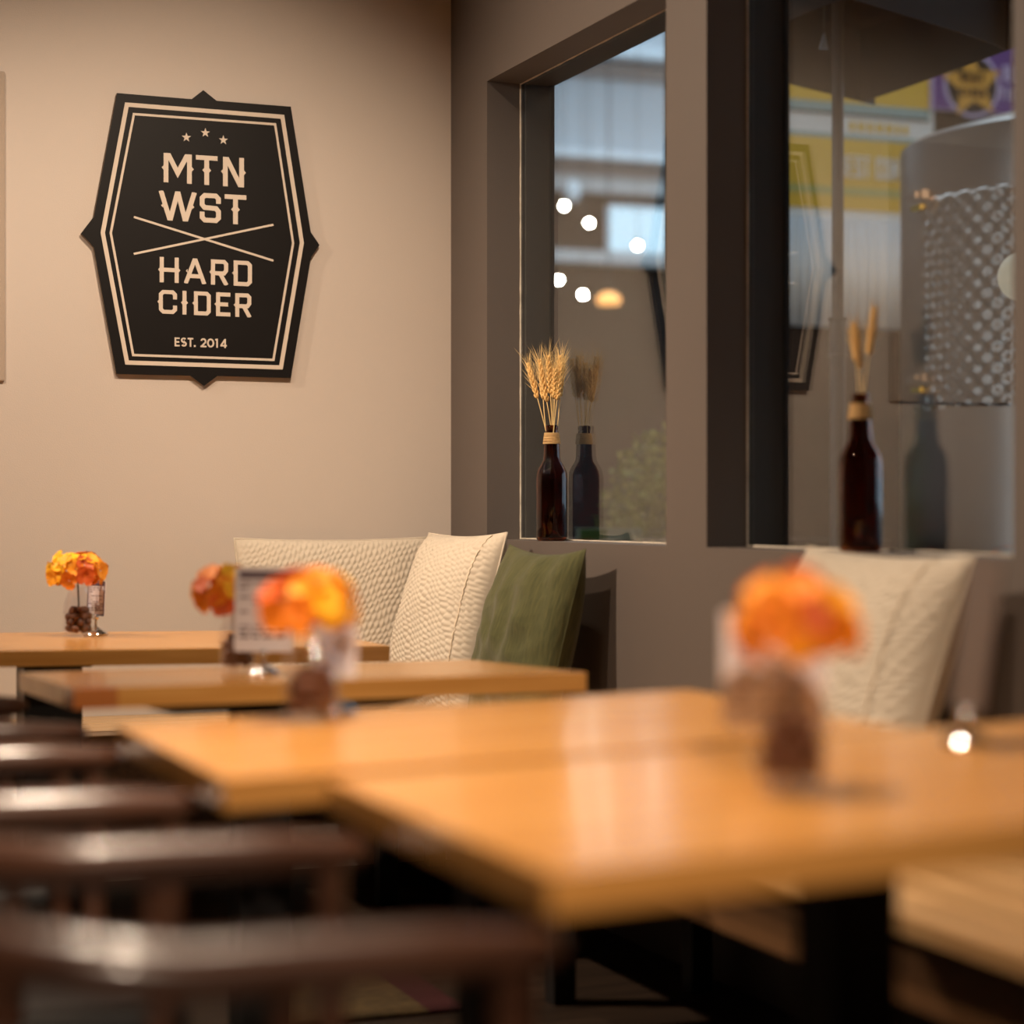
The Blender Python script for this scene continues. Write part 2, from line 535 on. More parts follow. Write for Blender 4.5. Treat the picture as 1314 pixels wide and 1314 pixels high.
FY0, FY1 = -0.0172, -0.0160
def flat(name, polys, lift=0.0):
    m = MB()
    for k, q in enumerate(polys):
        m.prism(q, FY0 - lift - 0.00008*k, FY1)
    return m.build(name, M['sign_white'], sign)
unit = (sg(600, 600)[0]-sg(500, 600)[0])/100.0   # metres per close-up pixel
flat('border_line', stroke_polys([sg(*p) for p in ((233,110),(873,160),(953,678),(867,1191),(234,1171),(134,637))], 17*unit, True))
flat('border_line', stroke_polys([sg(*p) for p in ((262,149),(843,191),(917,680),(836,1160),(259,1140),(167,638))], 9.5*unit, True))
flat('crossed_line', stroke_polys([sg(262,572), sg(836,752)], 8.5*unit))
flat('crossed_line', stroke_polys([sg(262,724), sg(836,604)], 8.5*unit), 0.0002)
for cx, cy in ((478,245),(556,226),(630,256)):
    c = sg(cx, cy)
    pts = []
    for k in range(10):
        r = (19.5 if k % 2 == 0 else 7.8)*unit
        a = math.pi/2 + k*math.pi/5
        pts.append((c[0]+r*math.cos(a), c[1]+r*math.sin(a)))
    tris = [[c, pts[k], pts[(k+1) % 10]] for k in range(10)]
    flat('star', tris)

def arc(cx, cy, rx, ry, a0, a1, n=12):
    return [(cx+rx*math.cos(math.radians(a0+(a1-a0)*i/n)), cy+ry*math.sin(math.radians(a0+(a1-a0)*i/n))) for i in range(n+1)]

def letter_shapes(ch, W, H, w):
    """strokes as (polyline, closed) and extra polygons (spurs); origin lower left, y up"""
    h = w/2
    c = min(W, H)*0.24
    st, ex = [], []
    def spur(x, side, y=None, s=None):
        y = H*0.5 if y is None else y
        s = w*0.42
        ex.append([(x, y-s*1.15), (x, y+s*1.15), (x+side*s, y)])
    if ch == 'M':
        st += [([(h,0),(h,H)],0), ([(W-h,0),(W-h,H)],0), ([(h+h*0.7,H),(W/2,H*0.26+w*0.5),(W-h-h*0.7,H)],0)]
        ex += [[(0,H),(w*1.25,H),(w,H*0.7),(0,H*0.7)], [(W,H),(W-w*1.25,H),(W-w,H*0.7),(W,H*0.7)]]
        spur(0,-1,H*.5); spur(W,1,H*.5)
    elif ch == 'T':
        st += [([(0,H-h*0.92),(W,H-h*0.92)],0), ([(W/2,0),(W/2,H-h)],0)]
        spur(W/2-h,-1,H*.5); spur(W/2+h,1,H*.5)
    elif ch == 'N':
        st += [([(h,0),(h,H)],0), ([(W-h,0),(W-h,H)],0), ([(h*1.25,H),(W-h*1.25,0)],0)]
        ex += [[(0,H),(w*1.2,H),(w,H*0.8),(0,H*0.8)], [(W,0),(W-w*1.2,0),(W-w,H*0.2),(W,H*0.2)]]
        spur(0,-1,H*.5); spur(W,1,H*.5)
    elif ch == 'W':
        k = W*0.30
        st += [([(h,H),(k,0)],0), ([(k,0),(W/2,H)],0), ([(W/2,H),(W-k,0)],0), ([(W-k,0),(W-h,H)],0)]
        x = h+(k-h)*.5
        spur(x-h,-1,H*.5); spur(W-x+h,1,H*.5)
    elif ch == 'S':
        st += [([(W-h,H*0.66),(W-h,H-c),(W-c,H-h),(c,H-h),(h,H-c),(h,H*0.5+c*0.62),(c*0.95,H*0.5+h*0.1),(W-c*0.95,H*0.5-h*0.1),(W-h,H*0.5-c*0.62),(W-h,c),(W-c,h),(c,h),(h,c),(h,H*0.36)],0)]
    elif ch == 'H':
        st += [([(h,0),(h,H)],0), ([(W-h,0),(W-h,H)],0), ([(0,H/2),(W,H/2)],0)]
        spur(0,-1); spur(W,1)
    elif ch == 'A':
        st += [([(h,0),(W/2,H)],0), ([(W-h,0),(W/2,H)],0), ([(W*0.22,H*0.3),(W*0.78,H*0.3)],0)]
        ex += [[(W/2-h*1.05,H),(W/2+h*1.05,H),(W/2+w,H*0.8),(W/2-w,H*0.8)]]
        spur(W*0.25-h*0.9,-1,H*.5)
    elif ch == 'R':
        st += [([(h,0),(h,H)],0), ([(h,H-h),(W-h-c*0.55,H-h),(W-h*1.1,H-c),(W-h*1.1,H*0.5+c*0.45),(W-h-c*0.55,H*0.46),(h,H*0.46)],0), ([(W*0.52,H*0.46),(W-h*0.9,0)],0)]
        spur(0,-1)
    elif ch == 'D':
        st += [([(h,h),(h,H-h),(W-c,H-h),(W-h,H-c),(W-h,c),(W-c,h)],1)]
        ex += [[(0,0),(w,0),(w,H),(0,H)]]
        spur(0,-1)
    elif ch == 'C':
        st += [([(W-h,H*0.62),(W-h,H-c),(W-c,H-h),(c,H-h),(h,H-c),(h,c),(c,h),(W-c,h),(W-h,c),(W-h,H*0.36)],0)]
        spur(0,-1)
    elif ch == 'I':
        st += [([(W/2,0),(W/2,H)],0)]
        spur(0,-1); spur(W,1)
    elif ch == 'E':
        st += [([(h,0),(h,H)],0), ([(0,H-h),(W,H-h)],0), ([(0,h),(W,h)],0), ([(0,H/2),(W*0.84,H/2)],0)]
        spur(0,-1)
    # plain geometric sans for the year line
    elif ch == 'e':
        st += [([(h,0),(h,H)],0), ([(0,H-h),(W,H-h)],0), ([(0,h),(W,h)],0), ([(0,H/2),(W*0.92,H/2)],0)]
    elif ch == 's':
        r = H*0.25-h*0.5
        st += [(arc(W/2,H-h-r,W/2-h,r,35,270,14)+arc(W/2,h+r,W/2-h,r,90,-150,14),0)]
    elif ch == 't':
        st += [([(0,H-h),(W,H-h)],0), ([(W/2,0),(W/2,H)],0)]
    elif ch == '.':
        ex += [[(0,0),(w*1.15,0),(w*1.15,w*1.15),(0,w*1.15)]]
    elif ch == '2':
        r = W/2-h
        st += [(arc(W/2,H-h-r,r,r,170,-35,14)+[(h*1.4,h)],0), ([(0,h),(W,h)],0)]
    elif ch == '0':
        st += [(arc(W/2,H/2,W/2-h,H/2-h,0,345,23),1)]
    elif ch == '1':
        st += [([(W-h,0),(W-h,H)],0), ([(0,H*0.86),(W-h,H-h*0.6)],0)]
    elif ch == '4':
        st += [([(W*0.74,0),(W*0.74,H)],0), ([(W*0.72,H-h*0.8),(h*0.9,H*0.27)],0), ([(0,H*0.25),(W,H*0.25)],0)]
    return st, ex

def clip_band(poly, lo, hi):
    for lim, sgn in ((lo, 1), (hi, -1)):
        out = []
        for i in range(len(poly)):
            a, b = poly[i], poly[(i+1) % len(poly)]
            da, db = (a[1]-lim)*sgn, (b[1]-lim)*sgn
            if da >= 0: out.append(a)
            if da*db < 0:
                t = da/(da-db)
                out.append((a[0]+(b[0]-a[0])*t, a[1]+(b[1]-a[1])*t))
        poly = out
        if len(poly) < 3: return []
    return poly

def word(chars, tl, tr, bl, w, oy, scale=6.57, ox=160):
    """chars: (letter, x0, x1); tl,tr: ends of the top line in the close-up; bl: y of the bottom at tl.x"""
    H = bl - tl[1]
    sl = (tr[1]-tl[1])/(tr[0]-tl[0])
    for ch, x0, x1 in chars:
        st, ex = letter_shapes(ch, x1-x0, H, w)
        polys = []
        for p, cl in st: polys += stroke_polys(p, w, bool(cl))
        polys += ex
        polys = [q for q in (clip_band(p, 0, H) for p in polys) if len(q) > 2]
        out = []
        for q in polys:
            out.append([sgp(ox + (x0+x)/scale, oy + (tl[1]+(x0+x-tl[0])*sl + H-y)/scale) for x, y in q])
        flat('letter', out)

word([('M',328,565),('T',600,782),('N',828,1005)], (328,303), (1005,348), 550, 40, 150)
word([('W',285,608),('S',632,810),('T',842,1025)], (285,620), (1025,662), 868, 40, 150)
word([('H',295,455),('A',497,688),('R',727,873),('D',918,1072)], (295,129), (1072,166), 342, 34, 310)
word([('C',288,440),('I',487,520),('D',583,725),('E',770,890),('R',932,1068)], (288,406), (1068,440), 606, 33, 310)
word([('e',420,463),('s',473,522),('t',531,578),('.',583,597),('2',638,688),('0',694,754),('1',764,785),('4',806,860)], (420,807), (860,822), 883, 13.5, 310)

# tan panel at the edge of the picture
pz1 = on_y(0, 92, WY).z; pz0 = on_y(0, 489, WY).z
pxr = on_y(6.5, 300, WY-0.012).x
M['tan_panel'] = plain('tan_canvas', (0.42, 0.335, 0.265), 0.85, 0.05, 30, 0.3, 300)
pr = empty('wall_canvas', (pxr-0.25, WY, pz0), 0, 'brown canvas panel hanging on the cream wall left of the black sign', 'wall art')
MB().box((-0.25, -0.012, 0), (0.25, -0.001, pz1-pz0)).bevel(0.004, 2).build('canvas', M['tan_panel'], pr)

# ------------------------------------------------------------------ tables
def table(label, x0, x1, y0, y1, tilt_y=0.0, tilt_x=0.0, z=0.75, post=(None, None), pw=0.08, plate=(0.3, 0.3), red=False, nst=7):
    """tilt_y: right end up, tilt_x: far side down (radians); pivot at the near left corner of the top"""
    r = empty('cafe_table', (x0, y0, 0), 0, label, 'table')
    th = 0.036
    top_m = Matrix.Translation((0, 0, z)) @ Matrix.Rotation(-tilt_y, 4, 'Y') @ Matrix.Rotation(-tilt_x, 4, 'X')
    top = bpy.data.objects.new('tabletop', None); COL.objects.link(top); top.parent = r
    top.matrix_local = top_m
    D, Wd = y1-y0, x1-x0
    wd = D/nst
    for i in range(nst):
        segs = [(0, Wd, M['oak'])]
        if red and i == 0: segs = [(0, 0.075, M['oak_red']), (0.075, Wd, M['oak'])]
        for a, b2, mt in segs:
            m = MB().box((a, i*wd+0.0001, -th), (b2, (i+1)*wd-0.0001, 0)).bevel(0.0012, 2)
            m.build('plank', mt, top)
    px, py = post
    px = (x0+x1)/2 if px is None else px
    py = (y0+y1)/2 if py is None else py
    px -= x0; py -= y0
    zt = (top_m @ Vector((px, py, -th))).z
    pm = top_m.copy()
    m = MB()
    a, b2 = plate
    # tapered mounting plate that follows the top
    t0 = [(px-a/2, py-b2/2), (px+a/2, py-b2/2), (px+a/2, py+b2/2), (px-a/2, py+b2/2)]
    k = 0.72
    t1 = [(px-a/2*k, py-b2/2*k), (px+a/2*k, py-b2/2*k), (px+a/2*k, py+b2/2*k), (px-a/2*k, py+b2/2*k)]
    va = [m.bm.verts.new(pm @ Vector((p[0], p[1], -th-0.0005))) for p in t0]
    vb = [m.bm.verts.new(pm @ Vector((p[0], p[1], -th-0.022))) for p in t1]
    m.bm.faces.new(va); m.bm.faces.new(vb[::-1])
    for i in range(4):
        j = (i+1) % 4
        m.bm.faces.new((va[j], va[i], vb[i], vb[j]))
    m.build('mounting_plate', M['black_metal'], r, fix=True)
    MB().box((px-pw/2, py-pw/2, 0.012), (px+pw/2, py+pw/2, zt-0.015)).bevel(0.006, 2).build('post', M['black_metal'], r)
    MB().box((px-0.23, py-0.21, 0), (px+0.23, py+0.21, 0.014)).bevel(0.004, 2).build('base_plate', M['black_metal'], r)
    def surf(x, y):
        """height of the table top at world x,y"""
        n = (top_m.to_3x3() @ Vector((0, 0, 1)))
        lx, ly = x-x0, y-y0
        return z - (n.x*lx + n.y*ly)/n.z
    r['kind'] = 'thing'
    return surf

T4 = table('nearest oak cafe table, flower jar at its middle, card stand on its far corner', 0.66, 1.66, 1.575, 2.218, 0.033, 0, post=(1.155, 1.93), pw=0.082, plate=(0.36, 0.34))
T3 = table('second nearest oak cafe table, flower jar near its far edge, against the nearest table', 0.553, 1.445, 2.262, 2.888, 0.024, 0, pw=0.082)
T2 = table('third nearest oak cafe table, with reddish stave end and white card stand, before the cushions', 0.60, 1.545, 3.508, 4.13, 0, 0.030, post=(1.0, 3.80), pw=0.10, plate=(0.56, 0.46), red=True)
T1 = table('farthest oak cafe table, below the black sign, with a small flower jar', 0.10, 1.523, 4.60, 5.30, -0.012, 0, post=(0.79, 4.95), pw=0.135, plate=(0.23, 0.24))

# ------------------------------------------------------------------ chairs
def make_chair():
    r = empty('armchair', (0, 0, 0))
    zt = 0.70
    hw = 0.255
    # bent rail: arms and back in one piece; tips at x=0, chair faces +x
    pts, rad = [], []
    for i in range(13):
        x = -0.30*i/12
        pts.append((x, -hw, zt - 0.004*(1-i/12))); rad.append(0.018 + 0.009*min(1, i/4))
    for i in range(1, 24):
        a = math.pi*i/24
        pts.append((-0.30-hw*0.9*math.sin(a), -hw*math.cos(a), zt+0.03*math.sin(a))); rad.append(0.027)
    for i in range(12, -1, -1):
        x = -0.30*i/12
        pts.append((x, hw, zt - 0.004*(1-i/12))); rad.append(0.018 + 0.009*min(1, i/4))
    arm = MB()
    # round tips
    pts = [(0.012, -hw, zt-0.006)] + pts + [(0.012, hw, zt-0.006)]
    rad = [0.007] + rad + [0.007]
    arm.tube(pts, rad, 16, 0.92)
    auto_smooth(arm.build('arm_rail', M['walnut'], r, fix=True), 70)
    seat = MB().box((-0.47, -0.235, 0.415), (0.0, 0.235, 0.45)).bevel(0.014, 3)
    auto_smooth(seat.build('seat', M['black_seat'], r), 50)
    ap = MB().box((-0.44, -0.20, 0.37), (-0.03, -0.18, 0.416)).box((-0.44, 0.18, 0.37), (-0.03, 0.20, 0.416)).box((-0.05, -0.18, 0.37), (-0.03, 0.18, 0.416)).box((-0.44, -0.18, 0.37), (-0.42, 0.18, 0.416))
    ap.build('apron', M['walnut'], r)
    for sy in (-1, 1):
        l = MB().tube([(-0.035, sy*0.248, 0), (-0.03, sy*0.25, 0.42), (-0.03, sy*hw, zt-0.012)], [0.014, 0.019, 0.015], 12)
        auto_smooth(l.build('leg', M['walnut'], r, fix=True), 60)
        l = MB().tube([(-0.47, sy*0.20, 0), (-0.43, sy*0.215, 0.42), (-0.44, sy*0.225, zt+0.008)], [0.014, 0.019, 0.015], 12)
        auto_smooth(l.build('leg', M['walnut'], r, fix=True), 60)
        sp = MB().tube([(-0.21, sy*0.228, 0.445), (-0.215, sy*hw, zt-0.01)], [0.012, 0.011], 10)
        auto_smooth(sp.build('spindle', M['walnut'], r, fix=True), 60)
    return r

def copy_tree(o, parent=None):
    c = o.copy(); COL.objects.link(c)
    if parent is not None: c.parent = parent
    for ch in list(o.children): copy_tree(ch, c)
    return c

chair = make_chair()
spots = [(0.645, 1.80, 'dark walnut armchair with round arm rail at the nearest table'),
         (0.565, 2.705, 'dark walnut armchair with round arm rail at the second nearest table'),
         (0.565, 3.55, 'dark walnut armchair with round arm rail at the table with white card stand')]
for i, (x, y, lab) in enumerate(spots):
    o = chair if i == 0 else copy_tree(chair)
    o.location = (x, y, 0)
    o.rotation_euler = (0, 0, math.radians((0.0, 0.0, 2.0)[i]))
    tag(o, lab, 'chair', 'armchairs along the tables')

# ------------------------------------------------------------------ cushions
def cushion_mesh(name, W, H, T, quilt=None, wrinkle=0.0, N=150, seed=0, sag=0.0):
    rg = np.random.default_rng(seed)
    u = np.linspace(-1, 1, N)
    U, V = np.meshgrid(u, u)
    pin = 0.035
    X = W/2*U*(1 - pin*(1-V**2)*np.abs(U)**1.5)
    Z = H/2*V*(1 - pin*(1-U**2)*np.abs(V)**1.5)
    Z = Z - sag*np.maximum(0, V)*(1-U**2)
    prof = np.clip((1-np.abs(U)**2.6)*(1-np.abs(V)**2.6), 0, 1)**0.55
    h = T/2*prof
    low = np.zeros_like(h)
    for k in range(7):
        a = rg.uniform(0, math.pi*2); f = rg.uniform(3, 9); ph = rg.uniform(0, 6.3)
        low += np.sin(f*(U*math.cos(a)+V*math.sin(a))+ph)/f
    edge = prof**0.7
    h_f = h*(1+0.10*low)
    if wrinkle:
        q = np.zeros_like(h)
        for k in range(10):
            a = rg.normal(math.pi*0.06, 0.35); f = rg.uniform(7, 20); ph = rg.uniform(0, 6.3)
            q += np.sin(f*(U*math.cos(a)+V*math.sin(a)+0.12*np.sin(3*V+ph))+ph)*rg.uniform(.4, 1)/ (f**0.6)
        r2 = np.zeros_like(h)
        for k in range(6):
            a = rg.normal(1.35, 0.4); f = rg.uniform(5, 12); ph = rg.uniform(0, 6.3)
            r2 += np.abs(np.sin(f*(U*math.cos(a)+V*math.sin(a)+0.15*np.sin(2.5*U+ph))+ph))*rg.uniform(.3, 1)/ (f**0.7)
        h_f = h_f + wrinkle*(q-r2*1.1)*edge
    if quilt:
        cw, chh, th, amp = quilt
        x, z = X, Z
        wx = 0.004*np.sin(x*70+z*25)+0.004*np.sin(z*60-x*30)+0.5*cw*(np.sin(x*23+z*31)*0.25)
        a = ((x+wx)*math.cos(th)+z*math.sin(th))/cw
        b = (-(x)*math.sin(th)+(z+wx)*math.cos(th))/chh
        row = np.floor(b)
        a = a + 0.5*np.mod(row, 2) + 0.15*np.sin(row*12.9)
        fa = np.abs(np.sin(math.pi*a)); fb = np.abs(np.sin(math.pi*b))
        h_f = h_f + amp*(np.sqrt(fa)*fb**0.7)*np.clip(prof*3, 0, 1)
    front = np.stack([X, -h_f, Z], -1).reshape(-1, 3)
    n2 = 40
    u2 = np.linspace(0, N-1, n2).round().astype(int)
    back_idx = np.ix_(u2, u2)
    Xb, Zb, hb = X[back_idx], Z[back_idx], h[back_idx]
    back = np.stack([Xb, hb, Zb], -1).reshape(-1, 3)
    verts = np.concatenate([front, back])
    faces = []
    for j in range(N-1):
        for i in range(N-1):
            p = j*N+i
            faces.append((p, p+1, p+N+1, p+N))
    o = N*N
    for j in range(n2-1):
        for i in range(n2-1):
            p = o+j*n2+i
            faces.append((p, p+n2, p+n2+1, p+1))
    me = bpy.data.meshes.new(name)
    me.from_pydata(verts.tolist(), [], faces)
    me.update()
    def sfun(uu, vv):
        i = int(round((uu+1)/2*(N-1))); j = int(round((vv+1)/2*(N-1)))
        return Vector((X[j, i], -h_f[j, i], Z[j, i]))
    return me, sfun

def cushion(name, label, centre, xaxis, up, W, H, T, mat, seams=(), **k):
    X = Vector(xaxis).normalized(); Z = Vector(up).normalized()
    X = (X - Z*X.dot(Z)).normalized()
    Y = Z.cross(X)
    me, sf = cushion_mesh(name, W, H, T, **k)
    o = link(name, me, mat, None, True)
    o.matrix_world = Matrix(((X.x, Y.x, Z.x, centre[0]), (X.y, Y.y, Z.y, centre[1]), (X.z, Y.z, Z.z, centre[2]), (0, 0, 0, 1)))
    tag(o, label, 'cushion', 'cushions on the benches')
    # welt along the outline
    n = 60
    ring = []
    for q in range(4):
        for i in range(n):
            t = -1+2*i/n
            uv = ((t, -1), (1, t), (-t, 1), (-1, -t))[q]
            ring.append(sf(*uv))
    ring.append(ring[0])
    m = MB().tube(ring, 0.0032 if seams or W > 0.55 else 0.0012, 6, cap=False, up=Vector((0, 1, 0)))
    m.build('welt', mat, o, smooth=True)
    for uu in seams:
        pts = [sf(uu, -0.97+1.94*i/60)+Vector((0, -0.0015, 0)) for i in range(61)]
        MB().tube(pts, 0.0022, 6).build('seam', M['seam'], o, smooth=True)
    return o

BZ = 0.47
def lean_c(base, up, H):
    u = Vector(up).normalized()
    return Vector(base) + u*(H/2)

up1 = (0, 0.16, 1)
cushion('cushion', 'wide cream quilted cushion leaning on the cream wall', lean_c((1.735, 5.690, BZ+0.010), up1, 0.495), (1, 0.0, 0.012), up1, 0.585, 0.497, 0.11, M['cream_fabric'],
        quilt=(0.026, 0.0125, math.radians(62), 0.0055), seed=3, sag=0.0)
up2 = (0.26, 0.06, 1)
cushion('cushion', 'cream puckered cushion in the corner, between the wide cream cushion and the green one', lean_c((1.885, 5.375, BZ+0.014), up2, 0.52), (0.20, -1, 0.06), up2, 0.42, 0.522, 0.20, M['cream_fabric'], seams=(0.80,),
        quilt=(0.024, 0.0125, math.radians(-28), 0.0062), seed=5, sag=0.004)
up3 = (0.25, 0.0, 1)
cushion('cushion', 'olive green crinkled linen cushion leaning on the taupe wall', lean_c((1.925, 4.895, BZ+0.018), up3, 0.48), (0.04, -1, -0.035), up3, 0.46, 0.488, 0.18, M['green_linen'],
        wrinkle=0.013, seed=11, sag=0.014)
up5 = (0.34, 0.0, 1)
cushion('cushion', 'cream cushion alone under the right window, behind the nearest flowers', lean_c((1.865, 3.25, BZ+0.022), up5, 0.495), (0.05, -1, 0.02), up5, 0.53, 0.525, 0.19, M['cream_fabric'], seams=(0.72,),
        quilt=(0.03, 0.014, math.radians(20), 0.0065), seed=17, sag=0.004)

# ------------------------------------------------------------------ amber bottles with wheat
def amber_bottle(x, y, label):
    r = empty('amber_bottle', (x, y, SILL+0.0005), 0, label, 'bottle', 'amber bottles on the window ledge')
    Hh = 0.315
    q = 1.07
    prof = [(0.0, 0.004), (0.024, 0.001), (0.034, 0.0), (0.0385, 0.004), (0.040, 0.012), (0.040, 0.168), (0.0395, 0.180), (0.037, 0.192), (0.032, 0.203), (0.0265, 0.212), (0.0225, 0.220),
            (0.0212, 0.232), (0.0205, 0.25), (0.0192, 0.270), (0.0168, 0.290), (0.0150, 0.300), (0.0148, 0.303), (0.0158, 0.304), (0.0158, 0.313), (0.0140, 0.315)]
    inner = [(0.0118, 0.3148), (0.0118, 0.300), (0.0135, 0.288), (0.0165, 0.268), (0.0178, 0.25), (0.0186, 0.232), (0.0198, 0.220), (0.024, 0.211), (0.0295, 0.201), (0.0345, 0.19), (0.037, 0.178), (0.0375, 0.166), (0.0375, 0.014), (0.034, 0.009), (0.0, 0.012)]
    o = MB().lathe([(a*q, b) for a, b in prof+inner], 48).build('bottle_glass', M['amber_glass'], r, fix=True)
    auto_smooth(o, 50)
    t = MB()
    for i in range(9):
        z = 0.2655+0.0034*i
        rr = np.interp(z, [0.25, 0.270, 0.290, 0.300], [0.0205, 0.0192, 0.0168, 0.0150])*q+0.0019
        tilt = random.uniform(-0.0006, 0.0006)
        pts = [(rr*math.cos(a), rr*math.sin(a), z+tilt*math.cos(a)) for a in [2*math.pi*k/28 for k in range(29)]]
        t.tube(pts, 0.0019, 6, cap=False)
    t.build('twine_wrap', M['twine'], r, smooth=True)
    return r

def wheat(base, tip_dir, Ls, ear, seed, label, group, awn=0.05):
    """one stalk: stem is the thing's mesh, ear and awns are its parts"""
    rg = random.Random(seed)
    base = Vector(base)
    d = Vector(tip_dir).normalized()
    r = empty('wheat_stalk', base, 0, label, 'wheat', group)
    side = Vector((rg.uniform(-1, 1), rg.uniform(-1, 1), 0))*0.006
    pts = []
    for i in range(9):
        t = i/8
        pts.append(d*(Ls*t) + side*math.sin(math.pi*t))
    MB().tube(pts, [0.0013]*8+[0.001], 6).build('stem', M['wheat_stem'], r, smooth=True)
    e = MB(); aw = MB()
    o = pts[-1]
    ax = (pts[-1]-pts[-2]).normalized()
    p1 = ax.cross(Vector((rg.uniform(-1, 1), rg.uniform(-1, 1), 0.1))).normalized()
    p2 = ax.cross(p1)
    n = 13
    for i in range(n):
        t = i/(n-1)
        wd = 0.0064*(1-0.5*abs(t-0.35)**1.2)*(1 if t < 0.9 else 0.7)
        for k in range(3):
            a = 2*math.pi*k/3 + (math.pi/3 if i % 2 else 0) + rg.uniform(-.2, .2)
            n_ = p1*math.cos(a)+p2*math.sin(a)
            c = o + ax*(ear*t) + n_*wd*0.72
            g = (ax + n_*0.42).normalized()
            Mx = g.to_track_quat('Z', 'Y').to_matrix()
            e.ellipsoid(c, (0.0036, 0.0036, 0.0078), 6, 5, Mx)
            if i > 1:
                q = (ax + n_*rg.uniform(0.10, 0.55)).normalized()
                L = awn*rg.uniform(0.5, 1.05)
                st = c + g*0.006
                s = q.cross(Vector((0.3, 0.5, 0.2))).normalized()*0.0005
                mid = st+q*L*0.5+n_*0.001
                v = [aw.bm.verts.new(x) for x in (st-s, st+s, mid+s*0.8, mid-s*0.8, st+q*L+n_*0.004)]
                aw.bm.faces.new((v[0], v[1], v[2], v[3])); aw.bm.faces.new((v[3], v[2], v[4]))
    e.build('ear', M['wheat'], r, smooth=True)
    aw.build('awns', M['wheat_stem'], r)
    return r

def bottle_xy(px, px_refl):
    a, b2 = rdir(px), rdir(px_refl)
    y = 2*GX/(a[0]/a[1]+b2[0]/b2[1])
    return y*a[0]/a[1], y
R3 = Vector((C, -S, 0)); F3 = Vector((S, C, 0))    # directions across and along the line of sight

bx1, by1 = bottle_xy(708, 752)
amber_bottle(bx1, by1, 'brown glass bottle of dried wheat on the left window ledge above the green cushion')
dep1 = bx1*S+by1*C
k1 = dep1/F
# (ear base px, ear tip px)
ears1 = [((689,507),(684,466)), ((697,508),(691,470)), ((701,512),(698,463)), ((706,502),(704,459)), ((709,506),(710,473)), ((714,500),(718,458)), ((719,505),(726,462)), ((711,508),(706,476)), ((715,510),(713,468))]
mouth = Vector((bx1, by1, SILL+0.30))
for i, (b0, t0) in enumerate(ears1):
    dy = random.uniform(-0.028, 0.028)
    eb = mouth + R3*((b0[0]-708)*k1) + F3*dy + Vector((0, 0, (547-b0[1])*k1+0.012))
    et = mouth + R3*((t0[0]-708)*k1) + F3*dy*1.4 + Vector((0, 0, (547-t0[1])*k1+0.012))
    bs = mouth + R3*((b0[0]-708)*k1*0.25) + F3*dy*0.25
    low = mouth - (eb-bs).normalized()*0.0 + Vector((-(eb.x-bx1)*0.25, -(eb.y-by1)*0.25, -0.13))
    d = eb - low
    wheat(low, d, d.length, (et-eb).length, 20+i, 'golden dried wheat stalk in the bottle on the left window ledge', 'wheat in the left bottle', 0.06)

bx2, by2 = bottle_xy(1104, 1190)
amber_bottle(bx2, by2, 'brown glass bottle of dried wheat on the ledge of the right window')
dep2 = bx2*S+by2*C
k2 = dep2/F
mouth2 = Vector((bx2, by2, SILL+0.30))
for i, (b0, t0) in enumerate([((1098,460),(1094,418)), ((1112,452),(1118,400)), ((1103,468),(1100,425))]):
    dy = (0.01, -0.012, 0.02)[i]
    eb = mouth2 + R3*((b0[0]-1102)*k2) + F3*dy + Vector((0, 0, (508-b0[1])*k2+0.012))
    et = mouth2 + R3*((t0[0]-1102)*k2) + F3*dy*1.4 + Vector((0, 0, (508-t0[1])*k2+0.012))
    low = mouth2 + Vector((-(eb.x-bx2)*0.25, -(eb.y-by2)*0.25, -0.13))
    d = eb - low
    wheat(low, d, d.length, (et-eb).length, 50+i, 'golden dried wheat stalk in the bottle on the right window ledge', 'wheat in the right bottle', 0.04)

# ------------------------------------------------------------------ flower jars
def floret_mesh(mat):
    bm = bmesh.new()
    rg = random.Random(hash(mat.name) % 1000)
    for k in range(4):
        a0 = math.pi/2*k + rg.uniform(-.12, .12)
        pl = 0.021*rg.uniform(.9, 1.1)
        rows = []
        for j, (t, w_) in enumerate(((0.08, 0.12), (0.35, 0.62), (0.65, 0.98), (0.9, 0.72), (1.0, 0.28))):
            row = []
            for s in (-1, 0, 1):
                x = pl*t*(1-0.10*abs(s)); y = s*w_*pl*0.56
                z = 0.010*t*t + 0.0035*abs(s)*math.sin(math.pi*t) - 0.004*(t > 0.85)
                row.append(bm.verts.new((x*math.cos(a0)-y*math.sin(a0), x*math.sin(a0)+y*math.cos(a0), z)))
            rows.append(row)
        for a, b2 in zip(rows[:-1], rows[1:]):
            for i in range(2):
                bm.faces.new((a[i], a[i+1], b2[i+1], b2[i]))
    me = bpy.data.meshes.new('floret')
    bm.to_mesh(me); bm.free()
    me.materials.append(mat)
    for p in me.polygons: p.use_smooth = True
    return me
FL = [floret_mesh(M[n]) for n in ('petal_yellow', 'petal_orange', 'petal_red', 'petal_gold')]

def stone_mesh(seed):
    m = MB().ellipsoid((0, 0, 0), (0.0135, 0.0115, 0.0095), 8, 6)
    rg = random.Random(seed)
    for v in m.bm.verts: v.co *= rg.uniform(0.85, 1.15)
    me = m.mesh('pebble')
    me.materials.append(M['stone'])
    for p in me.polygons: p.use_smooth = True
    return me
ST = [stone_mesh(s) for s in range(3)]

def jar_profile(R, H):
    out = [(0, 0.0), (R*0.86, 0.0), (R, 0.004), (R, H*0.52), (R*0.94, H*0.62), (R*0.74, H*0.78), (R*0.66, H*0.87), (R*0.68, H*0.97), (R*0.72, H*0.985), (R*0.70, H)]
    inn = [(R*0.62, H*0.998), (R*0.58, H*0.95), (R*0.58, H*0.87), (R*0.66, H*0.77), (R*0.87, H*0.61), (R*0.925, H*0.51), (R*0.925, 0.014), (R*0.8, 0.010), (0, 0.010)]
    return out + inn

